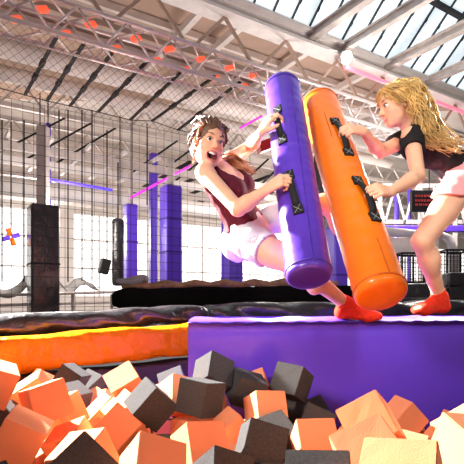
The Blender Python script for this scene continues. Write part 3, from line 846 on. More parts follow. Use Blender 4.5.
 ('C',0.4815,1.1538,-0.5521,-0.5200,0.1325,-0.0502,0.8423),
 ('C',-0.8293,1.6342,-0.6177,-0.3649,0.5399,-0.2718,0.7081),
 ('C',-0.6501,1.1414,-0.6857,0.0071,0.1022,0.4745,-0.8743),
 ('D',-0.7487,2.3022,-0.7078,-0.4957,-0.0205,0.1174,-0.8603),
 ('D',0.4452,2.1615,-0.7117,0.4204,-0.5338,-0.3379,-0.6513),
 ('C',-0.4146,2.0630,-0.6567,0.1089,-0.3907,0.0285,-0.9136),
 ('C',-0.1786,2.0848,-0.6595,-0.1632,-0.4524,-0.5010,-0.7196),
 ('C',-1.1063,2.9997,-0.6550,0.5212,0.3835,-0.0395,-0.7614),
 ('C',-1.3084,2.3685,-0.6639,0.6489,0.0292,-0.3676,0.6655),
 ('D',-0.3784,1.0205,-0.6764,-0.2945,-0.5929,-0.4314,0.6129),
 ('C',-0.7713,1.4526,-0.6293,0.3787,0.4124,0.2858,0.7777),
 ('C',0.1024,1.6885,-0.6996,0.1590,-0.5105,0.2811,0.7969),
 ('D',0.2190,1.9401,-0.6999,-0.0321,0.3170,-0.0510,-0.9465),
 ('C',-1.5660,2.4824,-0.6775,0.0762,-0.2261,0.4834,-0.8423),
 ('C',0.2101,2.1181,-0.6708,-0.5379,0.3161,-0.0228,0.7812),
 ('C',-0.8420,3.0784,-0.6578,-0.1393,0.5597,-0.3534,-0.7366),
]
FOAM_LABELS = [
 'coral foam cube cut by the left edge of the photo, nearest the orange crash pad',
 'coral foam cube with a thin lit edge, behind the large coral cube facing front',
 'large coral foam cube facing front, second from the left edge below the crash pad',
 'charcoal foam cube at the very left edge, above the bottom left corner cube',
 'big coral foam cube filling the bottom left corner',
 'coral foam cube showing one corner right of the bottom left corner cube',
 'coral foam cube with only a sliver showing between other cubes in the pit',
 'coral foam cube with a white lit top, just behind the charcoal peak at bottom left',
 'charcoal foam cube with one corner pointing up at the bottom left edge',
 'charcoal foam cube with a bright top, lying against the pit rim at left',
 'grey lit foam cube just below the charcoal cube at the left pit rim',
 'narrow coral foam cube right of the large front-facing coral cube at left',
 'coral foam cube with a lit top, upper one of the slanting pair left of centre',
 'coral foam cube with a lit top, lower one of the slanting pair left of centre',
 'pale lit coral foam cube tilted up against the dark pit rim',
 'coral foam cube directly below the pale tilted cube at the pit rim',
 'charcoal foam cube lying hidden under the top layer of the pit',
 'charcoal foam cube corner just right of the pale tilted cube at the pit rim',
 'coral foam cube standing on its corner, left of the charcoal cube on edge',
 'charcoal foam cube on edge with one bright upper left side, left of centre',
 'charcoal foam cube lit white, lying at the rim left of the platform corner',
 'charcoal foam cube with only a sliver showing between other cubes in the pit',
 'pale coral foam cube just below the left corner of the purple platform',
 'upright charcoal foam cube facing front, below the highest charcoal cube',
 "charcoal foam cube with a white left side, highest at the platform's left end",
 'dark charcoal foam cube tucked between the highest charcoal cube and the large grey one',
 'small coral foam cube touching the platform between two charcoal cubes',
 'coral foam cube half hidden in the dark gap below the highest charcoal cube',
 'large grey charcoal foam cube resting against the platform, throwing a shadow on it',
 'charcoal foam cube directly below the large grey one at the platform',
 'coral foam cube with a white left side, in front of the large grey cube',
 'coral foam cube with a pale lit top, left of the large middle foreground charcoal cube',
 'coral foam cube with only a sliver showing between other cubes in the pit',
 'large coral foam cube with a pale left side, at the bottom left of centre',
 'coral foam cube with only a sliver showing between other cubes in the pit',
 'charcoal foam cube cut by the bottom edge, directly below the large middle foreground charcoal cube',
 'large charcoal foam cube in the middle foreground, pale on its left side',
 'charcoal foam cube whose peak shows right behind the large middle foreground one',
 'wide charcoal foam cube cut by the bottom edge, right of centre',
 'charcoal foam cube low on the bottom edge, left of the wide charcoal one',
 'coral foam cube with a lit left side, just above the wide charcoal cube',
 'dark charcoal foam cube at the platform foot behind the coral cube with lit left side',
 'large pale coral foam cube with a corner up, right of centre below the orange bag',
 'large pale coral foam cube in front of the corner-up one, right of centre',
 'biggest pale coral foam cube, cut by the bottom edge at right',
 'coral foam cube with a pale upper left side, against the platform at right',
 'coral foam cube showing a thin edge just below the one against the platform at right',
 'coral foam cube at the right edge, behind the pointed one',
 'coral foam cube with a pointed corner, nearest one at the right edge',
 'large coral foam cube on the bottom edge, right of the charcoal peak',
 'coral foam cube in shadow below the upright charcoal cube facing front',
 'coral foam cube in shade just behind the charcoal peak at bottom left',
 'charcoal foam cube in the dark gap between the pit rim and the pale tilted cube',
 'charcoal foam cube in shade at the platform foot, right of the large grey one',
 'coral foam cube low in the dark gap left of the upright charcoal cube',
 'charcoal foam cube with only a sliver showing between other cubes in the pit',
 'coral foam cube with only a sliver showing between other cubes in the pit',
 'coral foam cube with only a sliver showing between other cubes in the pit',
 'coral foam cube with only a sliver showing between other cubes in the pit',
 'coral foam cube with only a sliver showing between other cubes in the pit',
 'coral foam cube with only a sliver showing between other cubes in the pit',
 'charcoal foam cube with only a sliver showing between other cubes in the pit',
 'coral foam cube with only a sliver showing between other cubes in the pit',
 'coral foam cube with only a sliver showing between other cubes in the pit',
 'coral foam cube with only a sliver showing between other cubes in the pit',
 'coral foam cube with only a sliver showing between other cubes in the pit',
 'coral foam cube with only a sliver showing between other cubes in the pit',
 'coral foam cube lying hidden under the top layer of the pit',
 'coral foam cube lying hidden under the top layer of the pit',
 'coral foam cube lying hidden under the top layer of the pit',
 'coral foam cube lying hidden under the top layer of the pit',
 'charcoal foam cube lying hidden under the top layer of the pit',
 'charcoal foam cube lying hidden under the top layer of the pit',
 'coral foam cube lying hidden under the top layer of the pit',
 'charcoal foam cube lying hidden under the top layer of the pit',
 'coral foam cube lying hidden under the top layer of the pit',
 'coral foam cube lying hidden under the top layer of the pit',
 'charcoal foam cube lying hidden under the top layer of the pit',
 'charcoal foam cube lying hidden under the top layer of the pit',
 'coral foam cube lying hidden under the top layer of the pit',
 'coral foam cube lying hidden under the top layer of the pit',
 'charcoal foam cube lying hidden under the top layer of the pit',
 'charcoal foam cube lying hidden under the top layer of the pit',
 'coral foam cube lying hidden under the top layer of the pit',
 'coral foam cube lying hidden under the top layer of the pit',
 'charcoal foam cube lying hidden under the top layer of the pit',
 'coral foam cube lying hidden under the top layer of the pit',
 'coral foam cube lying hidden under the top layer of the pit',
 'coral foam cube lying hidden under the top layer of the pit',
 'coral foam cube lying hidden under the top layer of the pit',
 'charcoal foam cube lying hidden under the top layer of the pit',
 'charcoal foam cube lying hidden under the top layer of the pit',
 'coral foam cube lying hidden under the top layer of the pit',
 'charcoal foam cube lying hidden under the top layer of the pit',
 'coral foam cube lying hidden under the top layer of the pit',
 'coral foam cube lying hidden under the top layer of the pit',
 'charcoal foam cube lying hidden under the top layer of the pit',
 'charcoal foam cube lying hidden under the top layer of the pit',
 'coral foam cube lying hidden under the top layer of the pit',
 'charcoal foam cube lying hidden under the top layer of the pit',
 'coral foam cube lying hidden under the top layer of the pit',
 'coral foam cube lying hidden under the top layer of the pit',
 'charcoal foam cube lying hidden under the top layer of the pit',
 'coral foam cube lying hidden under the top layer of the pit',
 'coral foam cube lying hidden under the top layer of the pit',
 'coral foam cube lying hidden under the top layer of the pit',
 'coral foam cube lying hidden under the top layer of the pit',
 'coral foam cube lying hidden under the top layer of the pit',
 'coral foam cube lying hidden under the top layer of the pit',
 'coral foam cube lying hidden under the top layer of the pit',
 'coral foam cube lying hidden under the top layer of the pit',
 'coral foam cube lying hidden under the top layer of the pit',
 'coral foam cube lying hidden under the top layer of the pit',
 'coral foam cube lying hidden under the top layer of the pit',
 'charcoal foam cube lying hidden under the top layer of the pit',
 'charcoal foam cube lying hidden under the top layer of the pit',
 'coral foam cube lying hidden under the top layer of the pit',
 'charcoal foam cube lying hidden under the top layer of the pit',
 'charcoal foam cube lying hidden under the top layer of the pit',
 'coral foam cube lying hidden under the top layer of the pit',
 'coral foam cube lying hidden under the top layer of the pit',
 'charcoal foam cube lying hidden under the top layer of the pit',
 'coral foam cube lying hidden under the top layer of the pit',
 'coral foam cube lying hidden under the top layer of the pit',
 'coral foam cube lying hidden under the top layer of the pit',
 'coral foam cube lying hidden under the top layer of the pit',
 'charcoal foam cube lying hidden under the top layer of the pit',
 'charcoal foam cube lying hidden under the top layer of the pit',
 'coral foam cube lying hidden under the top layer of the pit',
 'coral foam cube lying hidden under the top layer of the pit',
 'coral foam cube lying hidden under the top layer of the pit',
 'coral foam cube lying hidden under the top layer of the pit',
 'charcoal foam cube lying hidden under the top layer of the pit',
 'coral foam cube lying hidden under the top layer of the pit',
 'coral foam cube lying hidden under the top layer of the pit',
 'charcoal foam cube lying hidden under the top layer of the pit',
 'coral foam cube lying hidden under the top layer of the pit',
 'coral foam cube lying hidden under the top layer of the pit',
 'coral foam cube lying hidden under the top layer of the pit',
]
# ================================================================== FOAM CUBES
S = .132
def cube_mesh(name, m, seed):
    bm = bmesh.new(); bmesh.ops.create_cube(bm, size=S)
    bmesh.ops.subdivide_edges(bm, edges=bm.edges[:], cuts=3, use_grid_fill=True)
    rnd = random.Random(seed); h = S/2
    for v in bm.verts:                         # cut foam: faces a touch hollow, never perfectly square
        c = v.co/h; e = sum(1 for x in c if abs(x) > .99)
        if e == 1:
            for i in range(3):
                if abs(c[i]) > .99: v.co[i] *= 1-.012*rnd.random()
        else: v.co *= 1-.006*rnd.random()
    bmesh.ops.bevel(bm, geom=[e for e in bm.edges if len(e.link_faces) == 2 and e.link_faces[0].normal.dot(e.link_faces[1].normal) < .5], offset=.0022, segments=2, affect='EDGES')
    me = bpy.data.meshes.new(name); bm.to_mesh(me); bm.free(); me.materials.append(M[m])
    return me
ME = {'C': [cube_mesh('coral_cube', 'coral', i) for i in range(3)], 'D': [cube_mesh('charcoal_cube', 'char', 9+i) for i in range(3)]}
foam = []
for i, (c, x, y, z, qw, qx, qy, qz) in enumerate(CUBES):
    o = bpy.data.objects.new('foam_cube', ME[c][i % 3]); COL.objects.link(o)
    o.location = (x, y, z+ZC); o.rotation_mode = 'QUATERNION'; o.rotation_quaternion = (qw, qx, qy, qz)
    tag(o, FOAM_LABELS[i] if i < len(FOAM_LABELS) else ('coral' if c == 'C' else 'charcoal')+' foam cube buried in the pit, only a sliver showing between other cubes', 'foam cube',
        'foam cubes in the pit')
    foam.append(o)
# ================================================================== THE TWO PUNCH BAGS
class Bag:
    def __init__(s, top, bot, r, m, seam, lab, handles, nm='joust_bag'):
        s.a = top; s.b = bot; s.r = r; d = (bot-top); s.L = d.length; s.d = d.normalized()
        s.root = empty(nm, bot, lab, 'punch bag')
        rr = .022; prof = [(0, r*.3), (.002, r*.7)]
        for k in range(7):
            a = math.pi/2*k/6; prof.append((rr-rr*math.cos(a), r-rr+rr*math.sin(a)))
        n = 70
        for k in range(1, n):
            prof.append((rr+(s.L-2*rr)*k/n, r))
        for k in range(7):
            a = math.pi/2*k/6; prof.append((s.L-rr+rr*math.sin(a), r-rr+rr*math.cos(a)))
        prof += [(s.L+.002, r*.7), (s.L+.004, r*.3)]
        rnd = random.Random(len(lab)); ph = [rnd.uniform(0, 6.28) for _ in range(9)]
        def bulge(t, an):
            if t < .02 or t > s.L-.02: return 0
            w = 0
            for k in range(5):
                w += math.sin(t*(38+23*k)+2.2*math.sin(an*(1+k % 2)+ph[k])+ph[k+3])*.008*(.5+.5*math.sin(an*(1+k % 3)+ph[k]+t*3))
            return w
        MB().lathe(top, bot, prof, 56, bulge).build('cover', m, s.root, True)
        # welded end rings and lengthwise seam
        for t in (.035, s.L-.035):
            c = top+s.d*t; ring = MB(); sd = s.d.orthogonal().normalized(); u2 = sd.cross(s.d)
            pts = [c+(sd*math.cos(k*math.pi/24)+u2*math.sin(k*math.pi/24))*(r+.0005) for k in range(49)]
            ring.tube(pts, .004, 5, False); ring.build('end_seam', seam, s.root, True)
        s.handles = []
        for (p0, p1, side) in handles: s.handle(p0, p1)
    def hit(s, px, py):
        "where the ray of a pixel meets the bag; nearest point of the bag if it misses"
        e = Vector(((px-CX)/F, 1, (HY-py)/F)).normalized(); o = Vector((0, 0, ZC))
        w = o-s.a; ed = e-s.d*e.dot(s.d); wd = w-s.d*w.dot(s.d)
        A = ed.dot(ed); B = 2*ed.dot(wd); C = wd.dot(wd)-s.r**2; D = B*B-4*A*C
        t = (-B-math.sqrt(D))/(2*A) if D > 0 else -B/(2*A)
        p = o+e*t; ax = s.a+s.d*(p-s.a).dot(s.d); n = (p-ax).normalized()
        return ax+n*s.r, n
    def handle(s, p0, p1):
        A, na = s.hit(*p0); B, nb = s.hit(*p1)
        h = MB(); n = (na+nb).normalized(); ax = (B-A).normalized(); w = ax.cross(n).normalized()
        MBs = bpy.data.objects
        e = bpy.data.objects.new('handle', None); COL.objects.link(e); e.parent = s.root; e.location = A-s.root.location
        # loop of webbing standing off the bag between two stitched patches
        pts = []
        for k in range(13):
            t = k/12; pts.append(A.lerp(B, t)+n*(.008+.020*math.sin(math.pi*t)**.7))
        strip = MB()
        for p in pts: strip.v += [p-w*.017, p+w*.017]
        for k in range(12): strip.f.append((2*k, 2*k+2, 2*k+3, 2*k+1)); strip.mi.append(0)
        def local(o):
            o.parent = e; o.location = -(e.location+s.root.location); return o
        o = local(strip.build('grip', 'web', None, True)); so = o.modifiers.new('s', 'SOLIDIFY'); so.thickness = .006
        for C, nn, sg in ((A, na, -1), (B, nb, 1)):
            c = C+ax*.022*sg+nn*.002
            local(MB().quadbox(c, ax*.027, w*.024, nn*.007).build('patch', 'web', None, bevel=.002))
            st = MB()
            for q in (-1, 1): st.tube([c+nn*.0078-ax*.019-w*.016*q, c+nn*.0078+ax*.019+w*.016*q], .0011, 4)
            local(st.build('stitching', 'stitch', None))
        s.handles.append(((A+B)/2, n, ax))
    def seam(s, p0, p1, m, nm='seam', r=.0025):
        n = 24; mb = MB()
        mb.tube([s.hit(p0[0]+(p1[0]-p0[0])*k/n, p0[1]+(p1[1]-p0[1])*k/n)[0] for k in range(n+1)], r, 5)
        mb.build(nm, m, s.root, True)
pbag = Bag(P(282, 86, 2.70), P(309.5, 279, 2.03), .101, 'purple', 'seamp', 'long purple vinyl punch bag gripped by the laughing woman in burgundy',
           [((278, 113), (282, 137), 1), ((290, 179), (297, 206), 1)])
pbag.seam((291, 84), (314, 262), 'seamp')
obag = Bag(P(319, 103, 2.82), P(382, 297, 1.90), .107, 'orange', 'seamo', 'long orange vinyl punch bag pushed by the standing blonde woman',
           [((336, 124), (347, 150), 1), ((359, 184), (373, 214), 1)])
obag.seam((324, 112), (332, 136), 'seamo'); obag.seam((377, 238), (390, 274), 'seamo', 'slit', .003)
# ================================================================== PEOPLE
def A3(v): return np.array([v[0], v[1], v[2]], float)
def nrm(v): v = Vector(v); return v.normalized()
class Head:
    def __init__(s, c, f, u, openm):
        s.c = Vector(c); s.f = nrm(f); s.r = s.f.cross(Vector(u)).normalized(); s.u = s.r.cross(s.f).normalized(); s.o = openm
    def p(s, r, f, u): return s.c+s.r*r+s.f*f+s.u*u
    def ax(s): return (s.r, s.f, s.u)
    def local(s, pts):
        q = pts-A3(s.c); return q@A3(s.r), q@A3(s.f), q@A3(s.u)
    def build(s, F_):
        a = s.ax(); p = s.p; dj = .016 if s.o else 0
        F_.ell(p(0, -.012, .03), (.073, .093, .085), a, .02)
        F_.ell(p(0, .022, -.03), (.060, .064, .075), a, .02)
        F_.ell(p(0, .034, -.068-dj), (.047, .049, .042), a, .025)
        F_.ell(p(0, .066, -.093-dj), (.017, .015, .014), a, .02)
        for q in (-1, 1):
            F_.ell(p(.036*q, .056, -.03), (.024, .022, .022), a, .02)
            F_.ell(p(.031*q, .094, .001), (.0155, .012, .0075), a, .008, True)
            F_.ell(p(.0735*q, -.006, -.018), (.007, .017, .028), a, .006)
        F_.cap(p(-.036, .074, .021), p(.036, .074, .021), .010, k=.012)
        F_.cap(p(0, .084, .006), p(0, .104, -.028), .0065, .0105, k=.010)
        for q in (-1, 1): F_.ell(p(.010*q, .094, -.034), (.008, .010, .007), a, .006)
        if s.o:
            F_.ell(p(0, .092, -.066), (.029, .036, .012), a, .005, True); F_.ell(p(0, .092, -.077), (.021, .034, .021), a, .006, True)
            n = 16
            pt = [p(.031*math.cos(t), .0870-.016*math.cos(t)**2, (-.0555+.004*math.cos(t)**2) if math.sin(t) >= 0 else (-.0515+.048*math.sin(t))) for t in [2*math.pi*k/n for k in range(n+1)]]
            for k in range(n): F_.cap(pt[k], pt[k+1], .0034, k=.004)
        else:
            F_.cap(p(-.016, .083, -.061), p(.016, .083, -.061), .0055, k=.006)
            F_.cap(p(-.013, .083, -.070), p(.013, .083, -.070), .0062, k=.004)
    def matids(s, pts):
        r, f, u = s.local(pts); out = np.zeros(len(pts), int)
        if s.o:
            e = (r/.0345)**2+((u+.076)/.0270)**2
            out[(e < 1.08) & (f > .06) & (f < .115)] = 1
            e2 = (r/.029)**2+((u+.075)/.0235)**2
            out[(e2 < 1) & (f < .083) & (f > .03)] = 2
        else:
            out[(np.abs(r) < .021) & (np.abs(u+.066) < .0105) & (f > .079) & (f < .12)] = 1
        return out
    def extras(s, root):
        for q in (-1, 1):
            c = s.p(.031*q, .0715, .0005)
            mb = MB(); a = c-s.f*.0125; mb.lathe(a, c+s.f*.0125, [(.0125-.0125*math.cos(t), .0105*math.sin(t)) for t in [math.pi*(k+.3)/12.6 for k in range(13)]], 16)
            e = mb.build('eye', 'eyewhite', root, True)
            g = (s.f+s.r*.12).normalized()
            ir = MB(); ir.lathe(c+g*.0105, c+g*.0134, [(0, .0074), (.0015, .0068), (.0029, .003)], 14)
            i = ir.build('iris', 'iris', None, True); i.parent = e; i.location = -(e.location+root.location)+Vector((0, 0, 0))
            pts = [s.p(q*(.015+.034*t), .0865-.019*t**2, .026+.008*math.sin(t*2.2)-.006*t) for t in [k/6 for k in range(7)]]
            MB().tube(pts, [.0012, .0022, .0026, .0024, .002, .0015, .001], 6).build('eyebrow', 'brow', root, True)
            pts = [s.p(q*(.016+.030*t), .0865-.011*t**2, .004+.0075*math.sin(t*3.1)) for t in [k/6 for k in range(7)]]
            MB().tube(pts, .0014, 5).build('eyelash', 'iris', root, True)
        if s.o:
            mb = MB(); n = 12
            for k in range(n+1):
                t = -1+2*k/n; x = .0265*t; f = .0870-.016*t*t
                z0 = -.056+.004*t*t; z1 = -.068+.011*t*t
                mb.v += [s.p(x, f, z0), s.p(x, f-.002, z1), s.p(x, f-.006, z1), s.p(x, f-.006, z0)]
            for k in range(n):
                for j in range(4): mb.f.append((4*k+j, 4*k+4+j, 4*k+4+(j+1) % 4, 4*k+(j+1) % 4)); mb.mi.append(0)
            mb.build('teeth', 'teeth', root)
            F2 = Field(A3(s.p(0, .07, -.09))-.04, A3(s.p(0, .07, -.09))+.04, .002)
            F2.ell(s.p(0, .066, -.093), (.016, .02, .007), s.ax()); F2.mesh('tongue', 'lips', root)

def hand(F_, wr, f, n, s, curl=(50, 75, 55), spread=0, thumb=(.5, .55, -.45), scale=1.0):
    "wr wrist, f along the hand, n out of its back, s towards the thumb"
    f = nrm(f); n = Vector(n); n = (n-f*n.dot(f)).normalized(); s2 = f.cross(n); s = s2 if s2.dot(Vector(s)) > 0 else -s2
    K = scale
    F_.ell(wr+f*.045*K, (.048*K, .034*K, .0145*K), (f, s, n), .012)
    lens = ((.040, .025, .019), (.044, .028, .021), (.041, .026, .020), (.032, .020, .017))
    for i, off in enumerate((.030, .0105, -.009, -.0275)):
        kn = wr+f*(.084-.004*abs(i-1.2))*K+s*off*K
        F_.cap(wr+s*off*.5*K, kn, .0125*K, .0105*K, k=.010)
        a = 0; p = kn; rr = .0092*K if i < 3 else .008*K
        for j, L in enumerate(lens[i]):
            a += math.radians(curl[j]+(i-1.5)*3)
            d = (f*math.cos(a)-n*math.sin(a)+s*spread*(1.5-i)*.1).normalized(); q = p+d*L*K
            F_.cap(p, q, rr, rr*.9, k=.0035); rr *= .9; p = q
    b = wr+f*.022*K+s*.024*K; d = (f*thumb[0]+s*thumb[1]+n*thumb[2]).normalized()
    p1 = b+d*.036*K; d2 = (f*.85+s*.05-n*.5).normalized(); p2 = p1+d2*.030*K; p3 = p2+(d2-n*.4-s*.25).normalized()*.022*K
    F_.cap(wr+s*.008*K+f*.008*K, p1, .014*K, .0115*K, k=.012); F_.cap(p1, p2, .0105*K, .0098*K, k=.005); F_.cap(p2, p3, .0096*K, .0082*K, k=.004)

def arm(F_, sh, el, wr, o=0):
    F_.ell(sh, (.047+o,)*3, None, .03); F_.cap(sh, el, .044+o, .034+o, k=.02)
    m = el.lerp(wr, .3); F_.cap(el, m, .034+o, .0365+o, k=.015); F_.cap(m, wr, .0365+o, .0225+o, k=.015)
def leg(F_, hip, kn, an, back, o=0):
    F_.cap(hip, hip.lerp(kn, .5), .086+o, .071+o, k=.03); F_.cap(hip.lerp(kn, .5), kn, .071+o, .052+o, k=.02)
    m = kn.lerp(an, .32); F_.cap(kn, m, .048+o, .047+o, k=.02); F_.cap(m, an, .047+o, .031+o, k=.02)
    F_.ell(m+back*.014, (.046+o, .046+o, .08+o), None, .03)
def foot(F_, an, toe, up, o=0):
    d = nrm(toe-an); f = (d-up*d.dot(up)).normalized()
    heel = an-f*.025-up*.045; ball = an+f*.11-up*.058; tip = an+f*.165-up*.062; s = f.cross(up)
    F_.cap(an, heel, .032+o, .028+o, k=.02); F_.cap(an, ball, .032+o, .026+o, k=.03); F_.cap(heel, ball, .026+o, .026+o, k=.02)
    for q in (-1, 0, 1): F_.cap(ball+s*.018*q, tip+s*.02*q-f*.012*abs(q), .021+o, .015+o, k=.02)
class Torso:
    def __init__(s, pv, nk, side):
        s.pv = Vector(pv); s.nk = Vector(nk); s.u = nrm(s.nk-s.pv); s.L = (s.nk-s.pv).length
        sd = Vector(side); s.r = (sd-s.u*sd.dot(s.u)).normalized(); s.f = s.u.cross(s.r).normalized()
    def p(s, r, f, u): return s.pv+s.r*r+s.f*f+s.u*u*s.L
    def build(s, F_, o=0, low=True, chest=True, w=1.0):
        a = (s.r, s.f, s.u); p = s.p
        if chest:
            F_.ell(p(0, 0, .70), (.132*w+o, .092+o, .30*s.L+o), a, .03)
            for q in (-1, 1):
                F_.ell(p(.06*q, .062, .62), (.056+o, .054+o, .056+o), a, .03)
                F_.cap(p(0, -.012, .93), p(.115*q, -.01, .86), .040+o, .042+o, k=.03)
        F_.ell(p(0, 0, .38), (.108*w+o, .083+o, .26*s.L+o), a, .04)
        if low:
            F_.ell(p(0, -.004, .06), (.142*w+o, .104+o, .26*s.L+o), a, .04)
            for q in (-1, 1): F_.ell(p(.066*q, -.062, -.02), (.078+o, .078+o, .085+o), a, .03)

def strands(roots, paths, rad, n, seed, wav=.01, wl=.09, jit=.02, taper=True, name='hair', m='hairy', parent=None, k=5):
    rnd = random.Random(seed); mb = MB()
    for i in range(n):
        base = rnd.choice(paths); off = Vector((rnd.gauss(0, 1), rnd.gauss(0, 1), rnd.gauss(0, 1)))*jit
        ph = rnd.uniform(0, 6.28); ph2 = rnd.uniform(0, 6.28); t1 = rnd.uniform(.72, 1.0)
        # catmull-rom through the control points
        pts = []; q = [base[0]]+list(base)+[base[-1]]; seg = len(base)-1; N = seg*7
        for j in range(N+1):
            t = j/N*t1*seg; a = min(int(t), seg-1); u = t-a
            p0, p1, p2, p3 = q[a], q[a+1], q[a+2], q[a+3]
            pp = .5*((2*p1)+(p2-p0)*u+(2*p0-5*p1+4*p2-p3)*u*u+(3*p1-p0-3*p2+p3)*u**3)
            g = j/N; grow = min(1, .35+g*1.4)
            s_ = g*seg*.12/wl*6.28
            pp = pp+off*grow+Vector((math.sin(s_+ph), math.sin(s_*1.1+ph2), math.cos(s_+ph)))*wav*min(1, g*3)
            pts.append(pp)
        r0 = rad*rnd.uniform(.7, 1.3)
        rs = [r0*(1-.75*(j/N)**2 if taper else 1) for j in range(N+1)]
        mb.tube(pts, rs, k)
    return mb.build(name, m, parent, True)

# ------------------------------------------------------------------ the laughing woman in burgundy
w1 = empty('person', P(352, 318, 2.56), 'laughing person in burgundy tank top and white shorts leaning back on the purple bag', 'person')
shR, elR = P(205, 173, 2.36), P(238, 209, 2.20)
shL, elL = P(231, 160, 2.60), P(251, 146, 2.74)
nk1, pv1 = P(216, 165, 2.475), P(250, 236, 2.55)
T1 = Torso(pv1, nk1, shR-shL)
def grip(bag, k, t, frm, lat=0, up=0, away=.062):
    "wrist and hand frame for a hand on handle k of a bag, coming from point frm"
    mid, n, ax = bag.handles[k]
    f = (mid-frm); f = (f-n*f.dot(n)*.85-ax*f.dot(ax)*.6).normalized()
    f = (f-ax*up).normalized()
    tang = (f-ax*f.dot(ax)); tang = (tang-n*tang.dot(n)).normalized()
    p = mid+ax*t-tang*lat; q = p-bag.a; axp = bag.a+bag.d*q.dot(bag.d)
    n = (p-axp).normalized(); g = axp+n*(bag.r+.046)
    f = (f-n*f.dot(n)*.8).normalized()
    return g-f*away+n*.012, f, n, (-ax if up < .5 else tang)
wR, fR, nR, sR = grip(pbag, 1, -.045, elR, .035)
wL, fL, nL, sL = grip(pbag, 0, -.005, elL, .03, .9)
hipR, knR, anR = P(252, 243, 2.45), P(298, 266, 2.27), P(346, 304, 2.48)
hipL, knL, anL = P(258, 221, 2.66), P(325, 203, 2.60), P(366, 252, 2.56)
toeR = P(369, 313, 2.44)
H1 = Head(P(208.5, 143, 2.40), Vector((.46, -.86, -.16)), Vector((.15, .05, 1)), True)
b1lo = np.array([-.42, 1.95, ZC-.16]); b1hi = np.array([.95, 2.95, ZC+1.2])
F1 = Field(b1lo, b1hi, .0045)
T1.build(F1)
arm(F1, shR, elR, wR); arm(F1, shL, elL, wL)
bkR = nrm((knR-hipR).normalized()+(knR-anR).normalized())*-1
leg(F1, hipR, knR, anR, bkR); leg(F1, hipL, knL, anL, Vector((0, .3, -.9)).normalized())
foot(F1, anR, toeR, UP); upL = Vector((.8, 0, .6))
foot(F1, anL, anL+Vector((.1, 0, -.13)), upL)
H1.build(F1)
F1.cap(nk1-T1.u*.02, H1.p(0, -.025, -.06), .050, .046, k=.03)
hand(F1, wR, fR, nR, sR); hand(F1, wL, fL, nL, sL, curl=(35, 60, 45))
F1.mesh('body', ['skin', 'lips', 'mouth'], w1, H1.matids)
H1.extras(w1)
# tank top
def wr(seed, amp, sc):
    rnd = np.random.default_rng(seed); ks = rnd.normal(size=(6, 3))*sc; ph = rnd.uniform(0, 6.28, 6)
    def fn(X, Y, Z):
        s = 0
        for k in range(6): s = s+np.sin(X*ks[k, 0]+Y*ks[k, 1]+Z*ks[k, 2]+ph[k])
        return s*amp
    return fn
tlo = np.array([-.42, 2.1, ZC+.1]); thi = np.array([.35, 2.95, ZC+1.0])
Ft = Field(tlo, thi, .0045)
T1.build(Ft, .010)
Ft.ripple(wr(3, .0012, 42))
Ft.cut(T1.p(0, 0, .17), -T1.u)
for sh in (shR, shL):
    Ft.ell(sh+(sh-nk1).normalized()*.015, (.078,)*3, None, .004, True)
Ft.ell(T1.p(0, .075, .99), (.072, .085, .34*T1.L), (T1.r, T1.f, T1.u), .004, True)
Ft.ell(T1.p(0, -.075, .99), (.07, .07, .2*T1.L), (T1.r, T1.f, T1.u), .004, True)
Ft.cut(T1.p(0, 0, .975), T1.u)
Ft.mesh('tank_top', 'burg', w1)
Fs = Field(tlo-np.array([0, .1, .15]), thi, .0045)
T1.build(Fs, .008, True, False)
for h, k in ((hipR, knR), (hipL, knL)):
    e = h.lerp(k, .30); Fs.cap(h, e+(k-h)*.2, .099, .088, k=.03)
def cutcap(F_, h, k, t, rad):
    "end the trouser leg: take away what lies past t along h-k, near that leg"
    d = nrm(k-h); q = h.lerp(k, t); n1 = d.orthogonal().normalized(); n2 = d.cross(n1)
    F_.ell(q+d*.14, (.14, rad, rad), (d, n1, n2), .004, True)
cutcap(Fs, hipR, knR, .30, .20); cutcap(Fs, hipL, knL, .30, .20)
Fs.cut(T1.p(0, 0, .24), T1.u)
Fs.ripple(wr(5, .0012, 40))
pc = A3(P(258, 246, 2.36))
def prn(q):
    d = q-pc; r = np.sqrt(d[:, 0]**2+(d[:, 1]*.4)**2+d[:, 2]**2)
    w = np.sin(q[:, 0]*330+4*np.sin(q[:, 2]*90))*np.sin(q[:, 2]*420+3*np.sin(q[:, 0]*120))
    return ((r < .055) & (w > .45)).astype(int)
Fs.mesh('shorts', ['whiteshort', 'print'], w1, prn)
# sock on the foot that shows, and the other behind the orange bag
for an, toe, up, kn in ((anR, toeR, UP, knR), (anL, anL+Vector((.1, 0, -.13)), upL, knL)):
    c = A3(an); Fk = Field(c-.3, c+.3, .004)
    foot(Fk, an, toe, up, .005); Fk.cap(an, an.lerp(kn, .13), .036, .039, k=.01)
    Fk.cut(an.lerp(kn, .11), kn-an)
    Fk.mesh('sock', 'sock', w1)
# hair: plaited crown, pulled back, a loose tail over the far shoulder
hc = A3(H1.c); Fh = Field(hc-.19, hc+.19, .004); a = H1.ax()
Fh.ell(H1.p(0, -.018, .034), (.084, .100, .090), a); Fh.ell(H1.p(0, -.055, -.035), (.066, .055, .06), a)
Fh.ell(H1.p(0, .105, -.035), (.064, .085, .105), a, .006, True)
Fh.ell(H1.p(0, .03, -.14), (.1, .075, .09), a, .006, True)
Fh.ripple(wr(9, .0009, 160))
Fh.mesh('hair', 'hairb', w1)
tail = [[H1.p(-.02, -.06, -.05), H1.p(-.075, -.05, -.075), P(232, 164, 2.52), P(246, 170, 2.50), P(256, 171, 2.5)],
        [H1.p(-.03, -.05, -.06), H1.p(-.07, -.02, -.09), P(229, 160, 2.50), P(240, 166, 2.48), P(252, 173, 2.48)],
        [H1.p(.0, -.07, -.05), H1.p(-.06, -.06, -.07), P(232, 158, 2.54), P(244, 163, 2.53), P(250, 168, 2.53)]]
